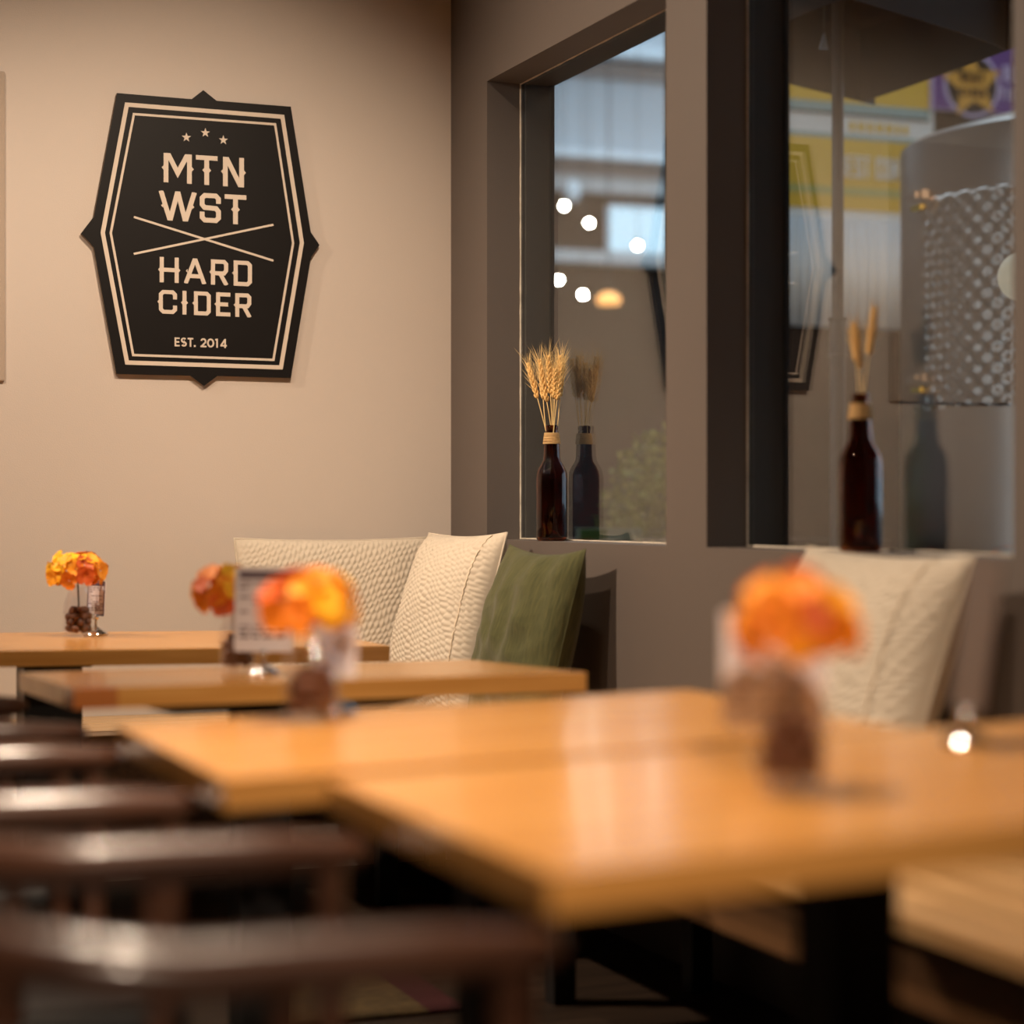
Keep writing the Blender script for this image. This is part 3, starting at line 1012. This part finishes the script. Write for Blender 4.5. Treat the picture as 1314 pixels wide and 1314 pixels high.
def flower_jar(x, y, z, R, H, where, weights, lean=(0, 0), fr=(0.066, 0.050), seed=0, nfl=30, fz=None):
    r = empty('flower_jar', (x, y, z+0.0005), 0, 'clear glass jar of brown pebbles and flowers on ' + where, 'jar', 'flower jars on the tables')
    auto_smooth(MB().lathe(jar_profile(R, H), 40).build('jar_glass', M['clear_glass'], r, fix=True), 50)
    rg = random.Random(seed)
    lab = 'brown pebble in the jar on ' + where
    for i in range(22):
        lay = i//6
        k = i % 6
        a = 2*math.pi*k/6 + lay*0.5
        rr = R*0.925-0.0145
        if i >= 18: a = 2*math.pi*(i-18)/4+0.3; rr *= 0.72
        o = link('pebble', ST[i % 3], None, None)
        o.location = (x+rr*math.cos(a), y+rr*math.sin(a), z+0.0215+0.0145*lay+rg.uniform(0, .001))
        o.rotation_euler = (rg.uniform(-.4, .4), rg.uniform(-.4, .4), rg.uniform(0, 6))
        tag(o, lab, 'stone', 'pebbles in the jar on ' + where)
    head = Vector((lean[0], lean[1], (H+0.022) if fz is None else fz))
    f = empty('flower', (x, y, z+0.012), 0, 'orange and yellow blooms in the jar on ' + where, 'flower', 'flowers in the jars')
    MB().tube([(-0.004, 0.002, 0.006), (0, 0, H*0.5), (head.x*0.3, head.y*0.3, H*0.95), (head.x, head.y, head.z)], 0.0021, 8).build('stem', M['stem'], f, smooth=True)
    ga = math.pi*(3-math.sqrt(5))
    for i in range(nfl):
        t = (i+0.5)/nfl
        zz = 1-1.42*t
        rr = math.sqrt(max(0, 1-zz*zz))
        a = ga*i + rg.uniform(-.2, .2)
        n_ = Vector((rr*math.cos(a), rr*math.sin(a), zz))
        jit = rg.uniform(0.80, 1.10)
        c = head + Vector((n_.x*fr[0]*jit, n_.y*fr[0]*jit, n_.z*fr[1]*jit))
        wt = weights(n_, rg)
        o = link('floret', FL[wt], None, f)
        q = (n_ + Vector((rg.uniform(-.35, .35), rg.uniform(-.35, .35), rg.uniform(-.2, .3)))).to_track_quat('Z', 'Y')
        o.matrix_local = Matrix.Translation(c - Vector((0, 0, 0.012))) @ q.to_matrix().to_4x4() @ Matrix.Rotation(rg.uniform(0, 6), 4, 'Z') @ Matrix.Scale(rg.uniform(0.95, 1.25), 4)
        # pedicel
    m = MB()
    for i in range(14):
        a = ga*i; zz = 0.9-1.3*i/14; rr = math.sqrt(max(0, 1-zz*zz))
        m.tube([head-Vector((0, 0, 0.035)), head+Vector((rr*math.cos(a)*fr[0]*.8, rr*math.sin(a)*fr[0]*.8, zz*fr[1]*.8))-Vector((0, 0, 0.012))], 0.0012, 5)
    m.build('pedicels', M['petal_gold'], f)
    return r

def pick(pairs):
    def fn(n_, rg):
        x = n_.dot(R3)
        u = rg.random()
        for thr, wts in pairs:
            if x < thr:
                s = 0
                for k, w_ in wts:
                    s += w_
                    if u < s: return k
                return wts[-1][0]
        return pairs[-1][1][-1][0]
    return fn

def on_table(px, py, T, z0=0.75):
    z = z0
    for _ in range(12):
        d = F*(CAMZ-z)/(py-HOR)
        p = at_depth(px, py, d)
        z = T(p.x, p.y)
    return p.x, p.y, z

j1 = on_table(101, 817.5, T1)
flower_jar(*j1, 0.0385, 0.135, 'the farthest table', pick([(-0.30, [(0, .9), (3, .1)]), (0.35, [(0, .45), (3, .4), (1, .15)]), (9, [(3, .5), (1, .3), (0, .1), (2, .1)])]), fr=(0.062, 0.044), seed=1,
           lean=(-0.008, 0.0))
j2 = on_table(340, 868, T2)
flower_jar(j2[0], j2[1]+0.20, T2(j2[0], j2[1]+0.20), 0.037, 0.13, 'the table with the white card stand', pick([(0.1, [(1, .6), (3, .25), (2, .15)]), (9, [(0, .6), (3, .4)])]), fr=(0.058, 0.045), seed=2, lean=(-0.024, 0.0), fz=0.150)
j3 = on_table(401, 925, T3)
flower_jar(*j3, 0.0400, 0.135, 'the second nearest table', pick([(-0.3, [(1, .45), (2, .55)]), (0.3, [(1, .5), (3, .4), (0, .1)]), (9, [(0, .8), (3, .2)])]), fr=(0.062, 0.046), seed=3, lean=(-0.005, 0.0), fz=0.158)
j4 = on_table(1016, 1014, T4)
flower_jar(*j4, 0.0390, 0.140, 'the nearest table', pick([(-0.25, [(3, .7), (0, .1), (1, .2)]), (0.3, [(1, .7), (2, .2), (3, .1)]), (9, [(3, .45), (1, .35), (0, .2)])]), fr=(0.056, 0.046), seed=4, lean=(0.0, 0.0), fz=0.170)

# ------------------------------------------------------------------ card stands
def card_stand(x, y, z, rz, label, cw=0.105, chh=0.15, z0=0.045, tilt=0.12, frame=False, clear=False):
    r = empty('card_stand', (x, y, z+0.0005), rz, label, 'card stand', 'card stands on the tables')
    prof = [(0, 0), (0.030, 0), (0.031, 0.003), (0.028, 0.008), (0.016, 0.015), (0.008, 0.019), (0.0035, 0.024), (0.0035, z0), (0, z0)]
    auto_smooth(MB().lathe(prof, 28).build('base', M['chrome'], r, fix=True), 40)
    MB().ellipsoid((0, 0, z0+0.004), (0.0085, 0.0085, 0.0085), 14, 10).build('clip_ball', M['chrome'], r, smooth=True)
    c = bpy.data.objects.new('card', MB().box((-cw/2, -0.0012, 0), (cw/2, 0.0012, chh)).mesh('card'))
    COL.objects.link(c); c.parent = r; c.data.materials.append(M['smoked'] if clear else M['card'])
    c.location = (0, 0, z0+0.008); c.rotation_euler = (-tilt, 0, 0)
    if clear: return r
    rg = random.Random(int(x*1000))
    p = MB()
    # title block and rows of unreadable small print
    p.box((-cw*0.42, -0.0018, chh*0.87), (cw*0.42, -0.0013, chh*0.945))
    zz = 0.80
    g = MB()
    while zz > 0.14:
        xx = -0.42
        while xx < 0.36:
            l = rg.uniform(0.08, 0.24)
            if rg.random() < 0.8:
                (p if zz < 0.24 else g).box((cw*xx, -0.0018, chh*zz), (cw*min(xx+l, 0.43), -0.0013, chh*(zz+0.030)))
            xx += l+0.05
        zz -= 0.062 if rg.random() < .8 else 0.11
    p.build('dark_print', M['print'], c)['kind'] = 'stuff'
    g.build('small_print', M['print_grey'], c)['kind'] = 'stuff'
    if frame:
        fm = MB()
        e = cw*0.5; t = 0.004
        for a, b2 in (((-e, chh-t), (e, chh)), ((-e, 0), (e, t)), ((-e, 0), (-e+t, chh)), ((e-t, 0), (e, chh))):
            fm.box((a[0], -0.0019, a[1]), (b2[0], -0.0012, b2[1]))
        fm.build('card_border', M['print'], c)
    return r

face = -YAW   # turned square to the line of sight
c1 = on_table(124, 816, T1)
card_stand(c1[0]+0.004, c1[1]+0.035, T1(c1[0]+0.004, c1[1]+0.035), face-0.75, 'chrome card stand behind the flower jar on the farthest table', 0.072, 0.085, 0.040, 0.05, True)
c2 = on_table(338, 866, T2)
card_stand(*c2, face-0.12, 'white printed card on a chrome stand, in front of flowers, beside the cushions', 0.112, 0.158, 0.035, 0.06)
c3 = on_table(430, 916, T3)
card_stand(c3[0], c3[1], c3[2], face-0.5, 'chrome card stand behind the flower jar on the second nearest table', 0.07, 0.085, 0.045, 0.05)
c4 = on_table(1005, 985, T4)
card_stand(c4[0], c4[1]+0.02, T4(c4[0], c4[1]+0.02), face-0.1, 'white card on a chrome stand right behind the nearest flower jar', 0.115, 0.130, 0.034, 0.05)
c5 = on_table(1240, 958, T4)
card_stand(c5[0], c5[1], c5[2], face-math.radians(80), 'chrome card stand seen edge-on at the far corner of the nearest table', 0.10, 0.175, 0.035, 0.14, clear=True)

# ------------------------------------------------------------------ rug under the tables
M['rug'] = plain('straw_rug', (0.11, 0.07, 0.025), 0.95, 0.9, 45, 0.8, 120)
M['rug_red'] = plain('dark_red_rug_border', (0.06, 0.008, 0.010), 0.95, 0.3, 60)
rg_ = empty('woven_rug', (1.1, 4.38, 0), 0, 'straw coloured woven rug with dark red border on the floor under the tables', 'rug')
MB().box((0.02, -0.32, 0), (0.33, 0.34, 0.008)).build('rug_field', M['rug'], rg_)
MB().box((0.33, -0.32, 0), (0.41, 0.34, 0.008)).build('rug_border', M['rug_red'], rg_)

# ------------------------------------------------------------------ hall beyond the windows
struct(MB().box((WXO, -6.2, -0.1), (30, 24, -0.001)).build('ground', M['concrete']))

M['h_taupe'] = plain('hall_taupe_paint', (0.13, 0.095, 0.075), 0.7, 0.05)
struct(MB().box((WXO, -6.2, -0.001), (22, -6.0, 7)).build('wall_hall_front', M['h_taupe']))
struct(MB().box((WXO-0.15, -6.2, CZ+0.11), (WXO, 6.6, 7)).build('wall_hall_left', M['h_taupe']))
struct(MB().box((1.4, 6.6, -0.001), (1.55, 22, 7)).build('wall_hall_beside', M['h_taupe']))
struct(MB().box((WXO-0.15, -6.2, 7), (22, 7.6, 7.2)).build('roof_hall', M['h_taupe']))
YH = 20.05      # far wall of the hall
def zfar(px, py): return on_y(px, py, YH).z
xl, xr_ = 1.4, 16.0
hw_ = MB()
z_a, z_b = zfar(782, 325), zfar(782, 262)
hx0, hx1 = on_y(778, 300, YH).x, on_y(868, 300, YH).x
z_split = zfar(782, 249)
up_ = MB().box((xl, YH, z_split), (xr_, YH+0.2, 9.0))
struct(up_.build('wall_hall_upper', M['h_grey']))
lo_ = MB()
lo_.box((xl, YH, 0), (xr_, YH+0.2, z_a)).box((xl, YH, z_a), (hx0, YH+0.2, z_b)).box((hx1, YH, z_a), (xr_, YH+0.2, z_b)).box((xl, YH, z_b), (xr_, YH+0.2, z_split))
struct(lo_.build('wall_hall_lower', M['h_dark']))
wf = struct(empty('window_3', ((hx0+hx1)/2, YH, z_a)))
fo = Vector((-(hx0+hx1)/2, -YH, -z_a))
fm = MB()
for a, b2 in (((hx0, z_a), (hx0+0.03, z_b)), ((hx1-0.03, z_a), (hx1, z_b)), ((hx0, z_a), (hx1, z_a+0.03)), ((hx0, z_b-0.03), (hx1, z_b))):
    fm.box((a[0], YH-0.01, a[1]), (b2[0], YH+0.05, b2[1]))
fm.build('window_frame', M['h_white'], wf, loc=fo)
MB().box((hx0, YH+0.09, z_a), (hx1, YH+0.10, z_b)).build('pane', M['glass_pane'], wf, loc=fo)

def band(name, py0, py1, mat, prot):
    o = MB().box((xl, YH-prot, zfar(782, py1)), (xr_, YH, zfar(782, py0))).build(name, mat)
    return struct(o)
band('trim_1', 62, 77, M['h_white'], 0.25)
band('trim_2', 83, 100, M['h_brown'], 0.06)
band('trim_3', 199, 209, M['h_white'], 0.25)
band('trim_4', 212, 228, M['h_brown'], 0.06)
band('trim_5', 228, 248, M['h_pale'], 0.04)
band('trim_6', 326, 341, M['h_pale'], 0.2)

# festoon bulbs
for i, (px, py) in enumerate([(724,264),(756,286),(818,315),(717,359),(748,378)]):
    p = at_depth(px, py, 19.0)
    r = empty('hanging_bulb', p, 0, ['highest lit bulb beyond the left window, near its jamb', 'lit bulb hanging second highest beyond the left window', 'lit bulb hanging in front of the bright far window',
                                   'lit bulb hanging lower, beside the left jamb beyond the left window', 'lit bulb hanging lowest beyond the left window'][i], 'bulb', 'bulbs hanging in the hall')
    MB().ellipsoid((0, 0, 0), (0.022, 0.022, 0.022), 14, 10).build('bulb', M['bulb'], r, smooth=True)
    MB().lathe([(0.0, 0.07), (0.014, 0.07), (0.015, 0.016), (0, 0.016)], 10).build('cap', M['black_metal'], r, fix=True)
    MB().tube([(0, 0, 0.07), (0, 0, 6.5-p.z)], 0.004, 5).build('cord', M['black_metal'], r)
p = at_depth(781, 383, 18.5)
r = empty('amber_lamp', p, 0, 'soft amber wall lamp below the bright far window in the hall', 'lamp')
r.location = (p.x, p.y, p.z)
MB().lathe([(0, -0.03), (0.10, -0.05), (0.11, 0.0), (0.06, 0.05), (0, 0.06)], 20).build('shade', M['amber_bulb'], r, smooth=True, fix=True)
MB().tube([(0, 0, 0.05), (0, 0.0, 6.5-p.z)], 0.008, 6).build('rod', M['black_metal'], r)
p = at_depth(800, 222, 20.5)
r = empty('pale_lamp', (p.x, YH-0.07, p.z), 0, 'pale round lamp fixed on the taupe beam of the far hall wall', 'lamp')
MB().ellipsoid((0, -0.07, 0), (0.09, 0.07, 0.12), 14, 10).build('lamp_cover', M['h_white'], r, smooth=True)

# counter, crate, bush
ct = at_depth(790, 693, 8.0)
r = empty('hall_counter', (ct.x, ct.y, 0), 0, 'dark brown counter beyond the left window, under the green crate', 'counter')
MB().box((-1.2, -0.25, 0), (1.0, 0.75, ct.z-0.04)).build('body', M['h_dark'], r)
MB().box((-1.25, -0.3, ct.z-0.04), (1.05, 0.8, ct.z)).bevel(0.006, 2).build('worktop', M['h_dark'], r)
M['crate'] = plain('pale_green_plastic', (0.42, 0.50, 0.33), 0.4)
M['lime'] = plain('lime_green_lid', (0.10, 0.24, 0.05), 0.4)
cr = at_depth(781, 690, 8.0)
r = empty('produce_crate', (cr.x, cr.y, ct.z+0.001), -YAW, 'pale green crate on the hall counter just above the left window ledge', 'crate')
m = MB()
m.box((-0.125, -0.07, 0), (0.125, 0.07, 0.006)).box((-0.125, -0.07, 0.006), (0.125, -0.064, 0.045)).box((-0.125, 0.064, 0.006), (0.125, 0.07, 0.045)).box((-0.125, -0.064, 0.006), (-0.119, 0.064, 0.045)).box((0.119, -0.064, 0.006), (0.125, 0.064, 0.045))
m.build('crate_shell', M['crate'], r)
MB().box((-0.11, -0.0745, 0.002), (-0.01, -0.0705, 0.040)).build('label_panel', M['lime'], r)
MB().lathe([(0, 0.0), (0.03, 0.0), (0.022, 0.02), (0, 0.032)], 4, 0.055, -0.02, 0.006).build('green_pack', M['lime'], r, fix=True)

bc = at_depth(866, 640, 9.6)
r = empty('potted_shrub', (bc.x, bc.y, 0), 0, 'leafy green shrub in a pot beyond the left window', 'plant')
auto_smooth(MB().lathe([(0, 0), (0.20, 0), (0.26, 0.45), (0.28, 0.45), (0.28, 0.50), (0.24, 0.50), (0.23, 0.44), (0, 0.44)], 28).build('pot', M['h_brown'], r, fix=True), 40)
m = MB()
rgl = random.Random(5)
for k in range(4200):
    a = rgl.uniform(0, 6.283); zz = rgl.uniform(-1, 1); q = math.sqrt(1-zz*zz); rr = rgl.uniform(0.55, 1.0)
    c = Vector((q*math.cos(a)*0.36*rr, q*math.sin(a)*0.36*rr, 0.95+zz*0.50*rr))
    n_ = Vector((rgl.uniform(-1, 1), rgl.uniform(-1, 1), rgl.uniform(-.6, 1))).normalized()
    s = n_.cross(Vector((0.2, 0.3, 0.9))).normalized()*0.013
    t = n_*0.038
    v = [m.bm.verts.new(x) for x in (c, c+s+t*0.5, c+t, c-s+t*0.5)]
    m.bm.faces.new(v)
m.build('foliage', M['leaf'], r)['kind'] = 'stuff'
MB().tube([(0, 0, 0.44), (0.02, 0.01, 0.75), (0, 0, 1.2)], [0.03, 0.022, 0.012], 8).build('trunk', M['h_brown'], r, smooth=True)

# banner wall
YB = 10.0
def bw(px, py): return on_y(px, py, YB)
bx0 = 4.96
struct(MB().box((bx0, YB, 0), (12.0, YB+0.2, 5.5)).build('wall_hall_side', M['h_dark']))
def vin(name, px0, px1, py0, py1, mat, parent, off, th=0.006):
    p, q = bw(px0, py1), bw(px1, py0)
    pm = (px0+px1)/2
    z0, z1 = bw(1085, py1).z, bw(1085, py0).z
    return MB().box((p.x, YB-off-th, z0), (q.x, YB-off, z1)).build(name, mat, parent)

def stroke_text(txt, x0, z0, cw, H, wst, gap, y, mat, parent, name='letter'):
    """block letters on a plane y; x runs right"""
    x = x0
    for ch in txt:
        if ch == ' ':
            x += cw*0.6; continue
        if ch == 'B':
            h = wst/2; c = cw*0.2
            st = [([(h, h), (h, H-h), (cw-c, H-h), (cw-h, H-c), (cw-h, H*0.5+c*0.6), (cw-c, H/2), (h, H/2)], 0), ([(cw-c, H/2), (cw-h, H*0.5-c*0.6), (cw-h, c), (cw-c, h), (h, h)], 0)]; ex = []
        elif ch == 'O':
            h = wst/2; c = cw*0.25
            st = [([(c, h), (h, c), (h, H-c), (c, H-h), (cw-c, H-h), (cw-h, H-c), (cw-h, c), (cw-c, h)], 1)]; ex = []
        else:
            st, ex = letter_shapes(ch, cw, H, wst)
            ex = [e for e in ex if len(e) > 3]
        m = MB()
        for p, cl in st:
            for k, q in enumerate(stroke_polys(p, wst, bool(cl))):
                m.prism([(x+a, z0+b2) for a, b2 in q], y-0.003-0.0002*k, y)
        for q in ex: m.prism([(x+a, z0+b2) for a, b2 in q], y-0.0029, y)
        m.build(name, mat, parent)
        x += cw+gap

yb = empty('yellow_banner', (0, 0, 0), 0, 'large yellow and white banner hanging on the hall wall beyond the right window', 'banner')
vin('banner_cloth', 985, 1196, 40, 284, M['h_wvinyl'], yb, 0.010)
vin('stripe', 985, 1190, 60, 133, M['h_yellow'], yb, 0.0162, 0.004)
vin('stripe', 985, 1190, 133, 146, M['h_teal'], yb, 0.0162, 0.004)
vin('stripe', 985, 1190, 146, 149, M['h_dark'], yb, 0.0162, 0.004)
vin('stripe', 985, 1190, 173, 179, M['h_teal'], yb, 0.0162, 0.004)
vin('stripe', 985, 1190, 179, 270, M['h_yellow'], yb, 0.0162, 0.004)
vin('stripe', 985, 1190, 241, 251, M['h_green'], yb, 0.0203, 0.002)
a, b2 = bw(1081, 228), bw(1081, 200)
Hh = b2.z-a.z
cwd = bw(1108, 200).x-bw(1091, 200).x
stroke_text('BEST CONTEST', bw(1074, 200).x, bw(1085, 228).z, cwd*0.50, Hh, cwd*0.16, cwd*0.12, YB-0.0205, M['h_wvinyl'], yb)
a = bw(1085, 168).z; Hh = bw(1085, 156).z-a
# row of small unreadable print
m = MB(); xx = bw(1088, 160).x; rgb = random.Random(3)
while xx < bw(1160, 160).x:
    l = rgb.uniform(0.03, 0.05); m.box((xx, YB-0.019, a), (xx+l, YB-0.0163, a+Hh)); xx += l+0.02
m.build('small_print', M['h_yellow'], yb)

pb = empty('purple_banner', (0, 0, 0), 0, 'purple banner with a gold star hanging above the steel tank beyond the right window', 'banner')
def vin2(name, px0, px1, py0, py1, mat, parent, off, th=0.006, ref=1245):
    return MB().box((bw(px0, 100).x, YB-off-th, bw(ref, py1).z), (bw(px1, 100).x, YB-off, bw(ref, py0).z)).build(name, mat, parent)
vin2('banner_cloth', 1190, 1345, 40, 146, M['h_lilac'], pb, 0.026)
vin2('field', 1194, 1341, 44, 144, M['h_purple'], pb, 0.0322, 0.004)
sc_ = bw(1242, 110); rp = (bw(1274, 110).x-sc_.x)
def disc(r, y, mat, name, n=40):
    return MB().prism([(sc_.x+r*math.cos(2*math.pi*k/n), sc_.z+r*math.sin(2*math.pi*k/n)) for k in range(n)], y-0.003, y).build(name, mat, pb)
disc(rp*1.12, YB-0.0365, M['h_lilac'], 'ring'); disc(rp*0.98, YB-0.0397, M['sign_black'], 'disc')
pts = [(sc_.x+rp*(1.25 if k % 2 == 0 else 0.56)*math.cos(math.pi/2+k*math.pi/5+0.12), sc_.z+rp*(1.25 if k % 2 == 0 else 0.56)*math.sin(math.pi/2+k*math.pi/5+0.12)) for k in range(10)]
m = MB()
for k in range(10): m.prism([(sc_.x, sc_.z), pts[k], pts[(k+1) % 10]], YB-0.046, YB-0.043)
m.build('star', M['h_star'], pb)
stroke_text('BEST', sc_.x-rp*0.50, sc_.z+rp*0.06, rp*0.20, rp*0.34, rp*0.07, rp*0.06, YB-0.0465, M['h_dark'], pb)
stroke_text('CIDER', sc_.x-rp*0.50, sc_.z-rp*0.42, rp*0.16, rp*0.28, rp*0.06, rp*0.05, YB-0.0465, M['h_dark'], pb)
q = bw(1283, 110).z
stroke_text('BEST', bw(1282, 100).x, bw(1282, 106).z, rp*0.34, rp*0.55, rp*0.12, rp*0.1, YB-0.0365, M['h_lilac'], pb)
stroke_text('THE', bw(1277, 100).x, bw(1282, 129).z, rp*0.24, rp*0.40, rp*0.10, rp*0.08, YB-0.0365, M['h_lilac'], pb)

# corrugated sheet
p, q = bw(985, 421), bw(1175, 283)
z0, z1 = bw(1085, 421).z, bw(1085, 281).z
L = q.x-p.x
nn = 200
pit = 0.062
verts, faces = [], []
for i in range(nn+1):
    x = p.x+L*i/nn
    y = YB-0.03-0.020*math.sin(2*math.pi*(x-p.x)/pit)
    verts += [(x, y, z0), (x, y, z1)]
for i in range(nn):
    k = 2*i
    faces.append((k, k+2, k+3, k+1))
me = bpy.data.meshes.new('corrugated_sheet'); me.from_pydata(verts, [], faces)
o = link('corrugated_sheet', me, M['h_corr'], None, True)
tag(o, 'pale corrugated steel sheet on the hall wall below the yellow banner', 'wall panel')
sm = o.modifiers.new('thickness', 'SOLIDIFY'); sm.thickness = 0.004

# steel tank
td = 8.5
RT = 0.9
lat = (1160-657)/F*td + RT
TC = Vector((td*S+lat*C, td*C-lat*S, 0))
ztop = CAMZ + (HOR-188)/F*td
tk = empty('steel_tank', TC, 0, 'tall stainless steel tank with dimpled jacket beyond the right window', 'tank')
prof = [(0, ztop+0.16), (0.25, ztop+0.15), (0.6, ztop+0.09), (RT-0.03, ztop+0.01), (RT, ztop-0.01), (RT, 0.55), (RT-0.1, 0.45), (0.2, 0.30), (0, 0.30)]
auto_smooth(MB().lathe(prof, 96).build('tank_body', M['steel'], tk, fix=True), 35)
view = math.atan2(-F3.y, -F3.x)     # angle facing back along the view
# left tangent as seen from the camera is at view - 90deg
def tang(adeg): return view - math.radians(adeg)
zj0, zj1 = CAMZ+(HOR-521)/F*7.9, CAMZ+(HOR-238)/F*7.9
na, nz = 300, 170
A0, A1 = 75, -30
verts, faces = [], []
pitch = 0.046
for j in range(nz+1):
    z = zj0+(zj1-zj0)*j/nz
    for i in range(na+1):
        a = A0+(A1-A0)*i/na
        s = math.radians(a)*RT
        bb = z/(pitch*0.9)
        aa = s/pitch + 0.0
        dmp = math.sin(math.pi*aa)*math.sin(math.pi*bb)
        e = min(1, i/3, (na-i)/3, j/3, (nz-j)/3)
        rr = RT+0.001+e*(0.007+0.0055*dmp)
        verts.append((rr*math.cos(tang(a)), rr*math.sin(tang(a)), z))
for j in range(nz):
    for i in range(na):
        k = j*(na+1)+i
        faces.append((k, k+1, k+na+2, k+na+1))
me = bpy.data.meshes.new('dimple_jacket'); me.from_pydata(verts, [], faces)
link('dimple_jacket', me, M['steel'], tk, True)
for k in range(4):
    a = math.pi/4+k*math.pi/2
    MB().tube([(0.62*math.cos(a), 0.62*math.sin(a), 0), (0.62*math.cos(a), 0.62*math.sin(a), 0.56)], 0.05, 14).build('leg', M['steel'], tk, smooth=True)
for (py, aa) in ((265, 76), (495, 76)):
    z = CAMZ+(HOR-py)/F*8.4
    a = tang(aa)
    m = MB()
    Mx = Matrix.Translation((RT*math.cos(a), RT*math.sin(a), z)) @ Matrix.Rotation(a, 4, 'Z')
    m.box((-0.02, -0.07, 0.005), (0.03, 0.07, 0.04), Mx).box((0.03, -0.045, 0.010), (0.05, 0.05, 0.034), Mx)
    br = m.build('clamp_bracket', M['steel'], tk)
    MB().box((0.005, -0.035, -0.035), (0.03, 0.05, -0.015), Mx).build('yellow_tag', M['yellow_tag'], br)

# canopy on a post
dP = 7.3
pp = at_depth(1075, 655, dP)
cn = empty('canopy', (pp.x, pp.y, 0), 0, 'black square canopy on a slim bronze post outside the right window', 'canopy')
zc0, zc1 = 2.60, 2.88
cor = [at_depth(1113, 132, 7.86), at_depth(1303, 60, 6.93)]
c_far = Vector((cor[0].x-pp.x, cor[0].y-pp.y))
c_rt = c_far + Vector((-0.04, -1.0))*1.0
c_lf = c_far + Vector((-0.917, -0.40))*1.0
c_nr = c_far + (c_rt-c_far) + (c_lf-c_far)
ring = [c_far, c_rt, c_nr, c_lf]
m = MB()
def rounded(ring, k=0.05):
    out = []
    n = len(ring)
    for i in range(n):
        p0, p1, p2 = ring[i-1], ring[i], ring[(i+1) % n]
        d0 = (p0-p1).normalized()*k; d2 = (p2-p1).normalized()*k
        for t in (0, .25, .5, .75, 1):
            out.append((p1+d0)*(1-t)**2 + p1*2*t*(1-t) + (p2+d2)*t*t)
    return out
rr_ = rounded(ring)
n = len(rr_)
def cz_(v): return 0.0
lo = [m.bm.verts.new((v.x, v.y, zc0)) for v in rr_]
hi = [m.bm.verts.new((v.x, v.y, zc1)) for v in rr_]
lo2 = [m.bm.verts.new((v.x*0.985, v.y*0.985, zc0)) for v in rr_]
hi2 = [m.bm.verts.new((v.x*0.985, v.y*0.985, zc1-0.012)) for v in rr_]
top = m.bm.verts.new((0, 0, zc1+0.30)); top2 = m.bm.verts.new((0, 0, zc1+0.285))
for i in range(n):
    j = (i+1) % n
    m.bm.faces.new((lo[i], lo[j], hi[j], hi[i]))
    m.bm.faces.new((lo2[j], lo2[i], hi2[i], hi2[j]))
    m.bm.faces.new((lo[j], lo[i], lo2[i], lo2[j]))
    m.bm.faces.new((hi[i], hi[j], top)); m.bm.faces.new((hi2[j], hi2[i], top2))
m.build('canopy_cloth', M['canopy'], cn, fix=True)
k7 = dP/F
zk0, zk1 = CAMZ+(HOR-456)*k7, CAMZ+(HOR-410)*k7
MB().lathe([(0.021, zk0), (0.021, zc1+0.28)], 20).build('upper_post', M['post'], cn, smooth=True)
MB().lathe([(0, zk0-0.005), (0.034, zk0-0.005), (0.034, zk0), (0.030, zk0+0.004), (0.030, zk1-0.004), (0.034, zk1), (0.034, zk1+0.006), (0, zk1+0.006)], 24).build('collar', M['post'], cn, fix=True)
MB().lathe([(0.028, 0.0), (0.028, zk0-0.004)], 20).build('lower_post', M['post'], cn, smooth=True)
MB().lathe([(0, 0), (0.30, 0), (0.30, 0.03), (0.06, 0.06), (0, 0.06)], 32).build('foot', M['post'], cn, fix=True)
# small white clip hanging under the cloth
cp = at_depth(1057, 52, 7.25) - Vector((pp.x, pp.y, 0))
MB().prism([(-0.018, -0.03), (0.016, -0.03), (0.002, 0.03)], -0.004, 0.004).build('white_clip', M['h_white'], cn, loc=cp)
MB().tube([(0, 0, 0.02), (0.004, 0, zc1-0.02+0.1-cp.z)], 0.002, 5).build('clip_cord', M['h_brown'], cn, loc=cp)

# opal globe lamp
gp = at_depth(1313, 355, 5.0)
r = empty('globe_lamp', gp, 0, 'cream opal globe hanging beyond the right window, half hidden by its right jamb', 'lamp')
MB().ellipsoid((0, 0, 0), (0.061, 0.061, 0.061), 28, 18).build('globe', M['globe'], r, smooth=True)
MB().lathe([(0, 0.058), (0.02, 0.058), (0.018, 0.08), (0, 0.085)], 16).build('cap', M['black_metal'], r, fix=True)
MB().tube([(0, 0, 0.08), (0, 0, 3.5-gp.z)], 0.0025, 6).build('cord', M['black_metal'], r)
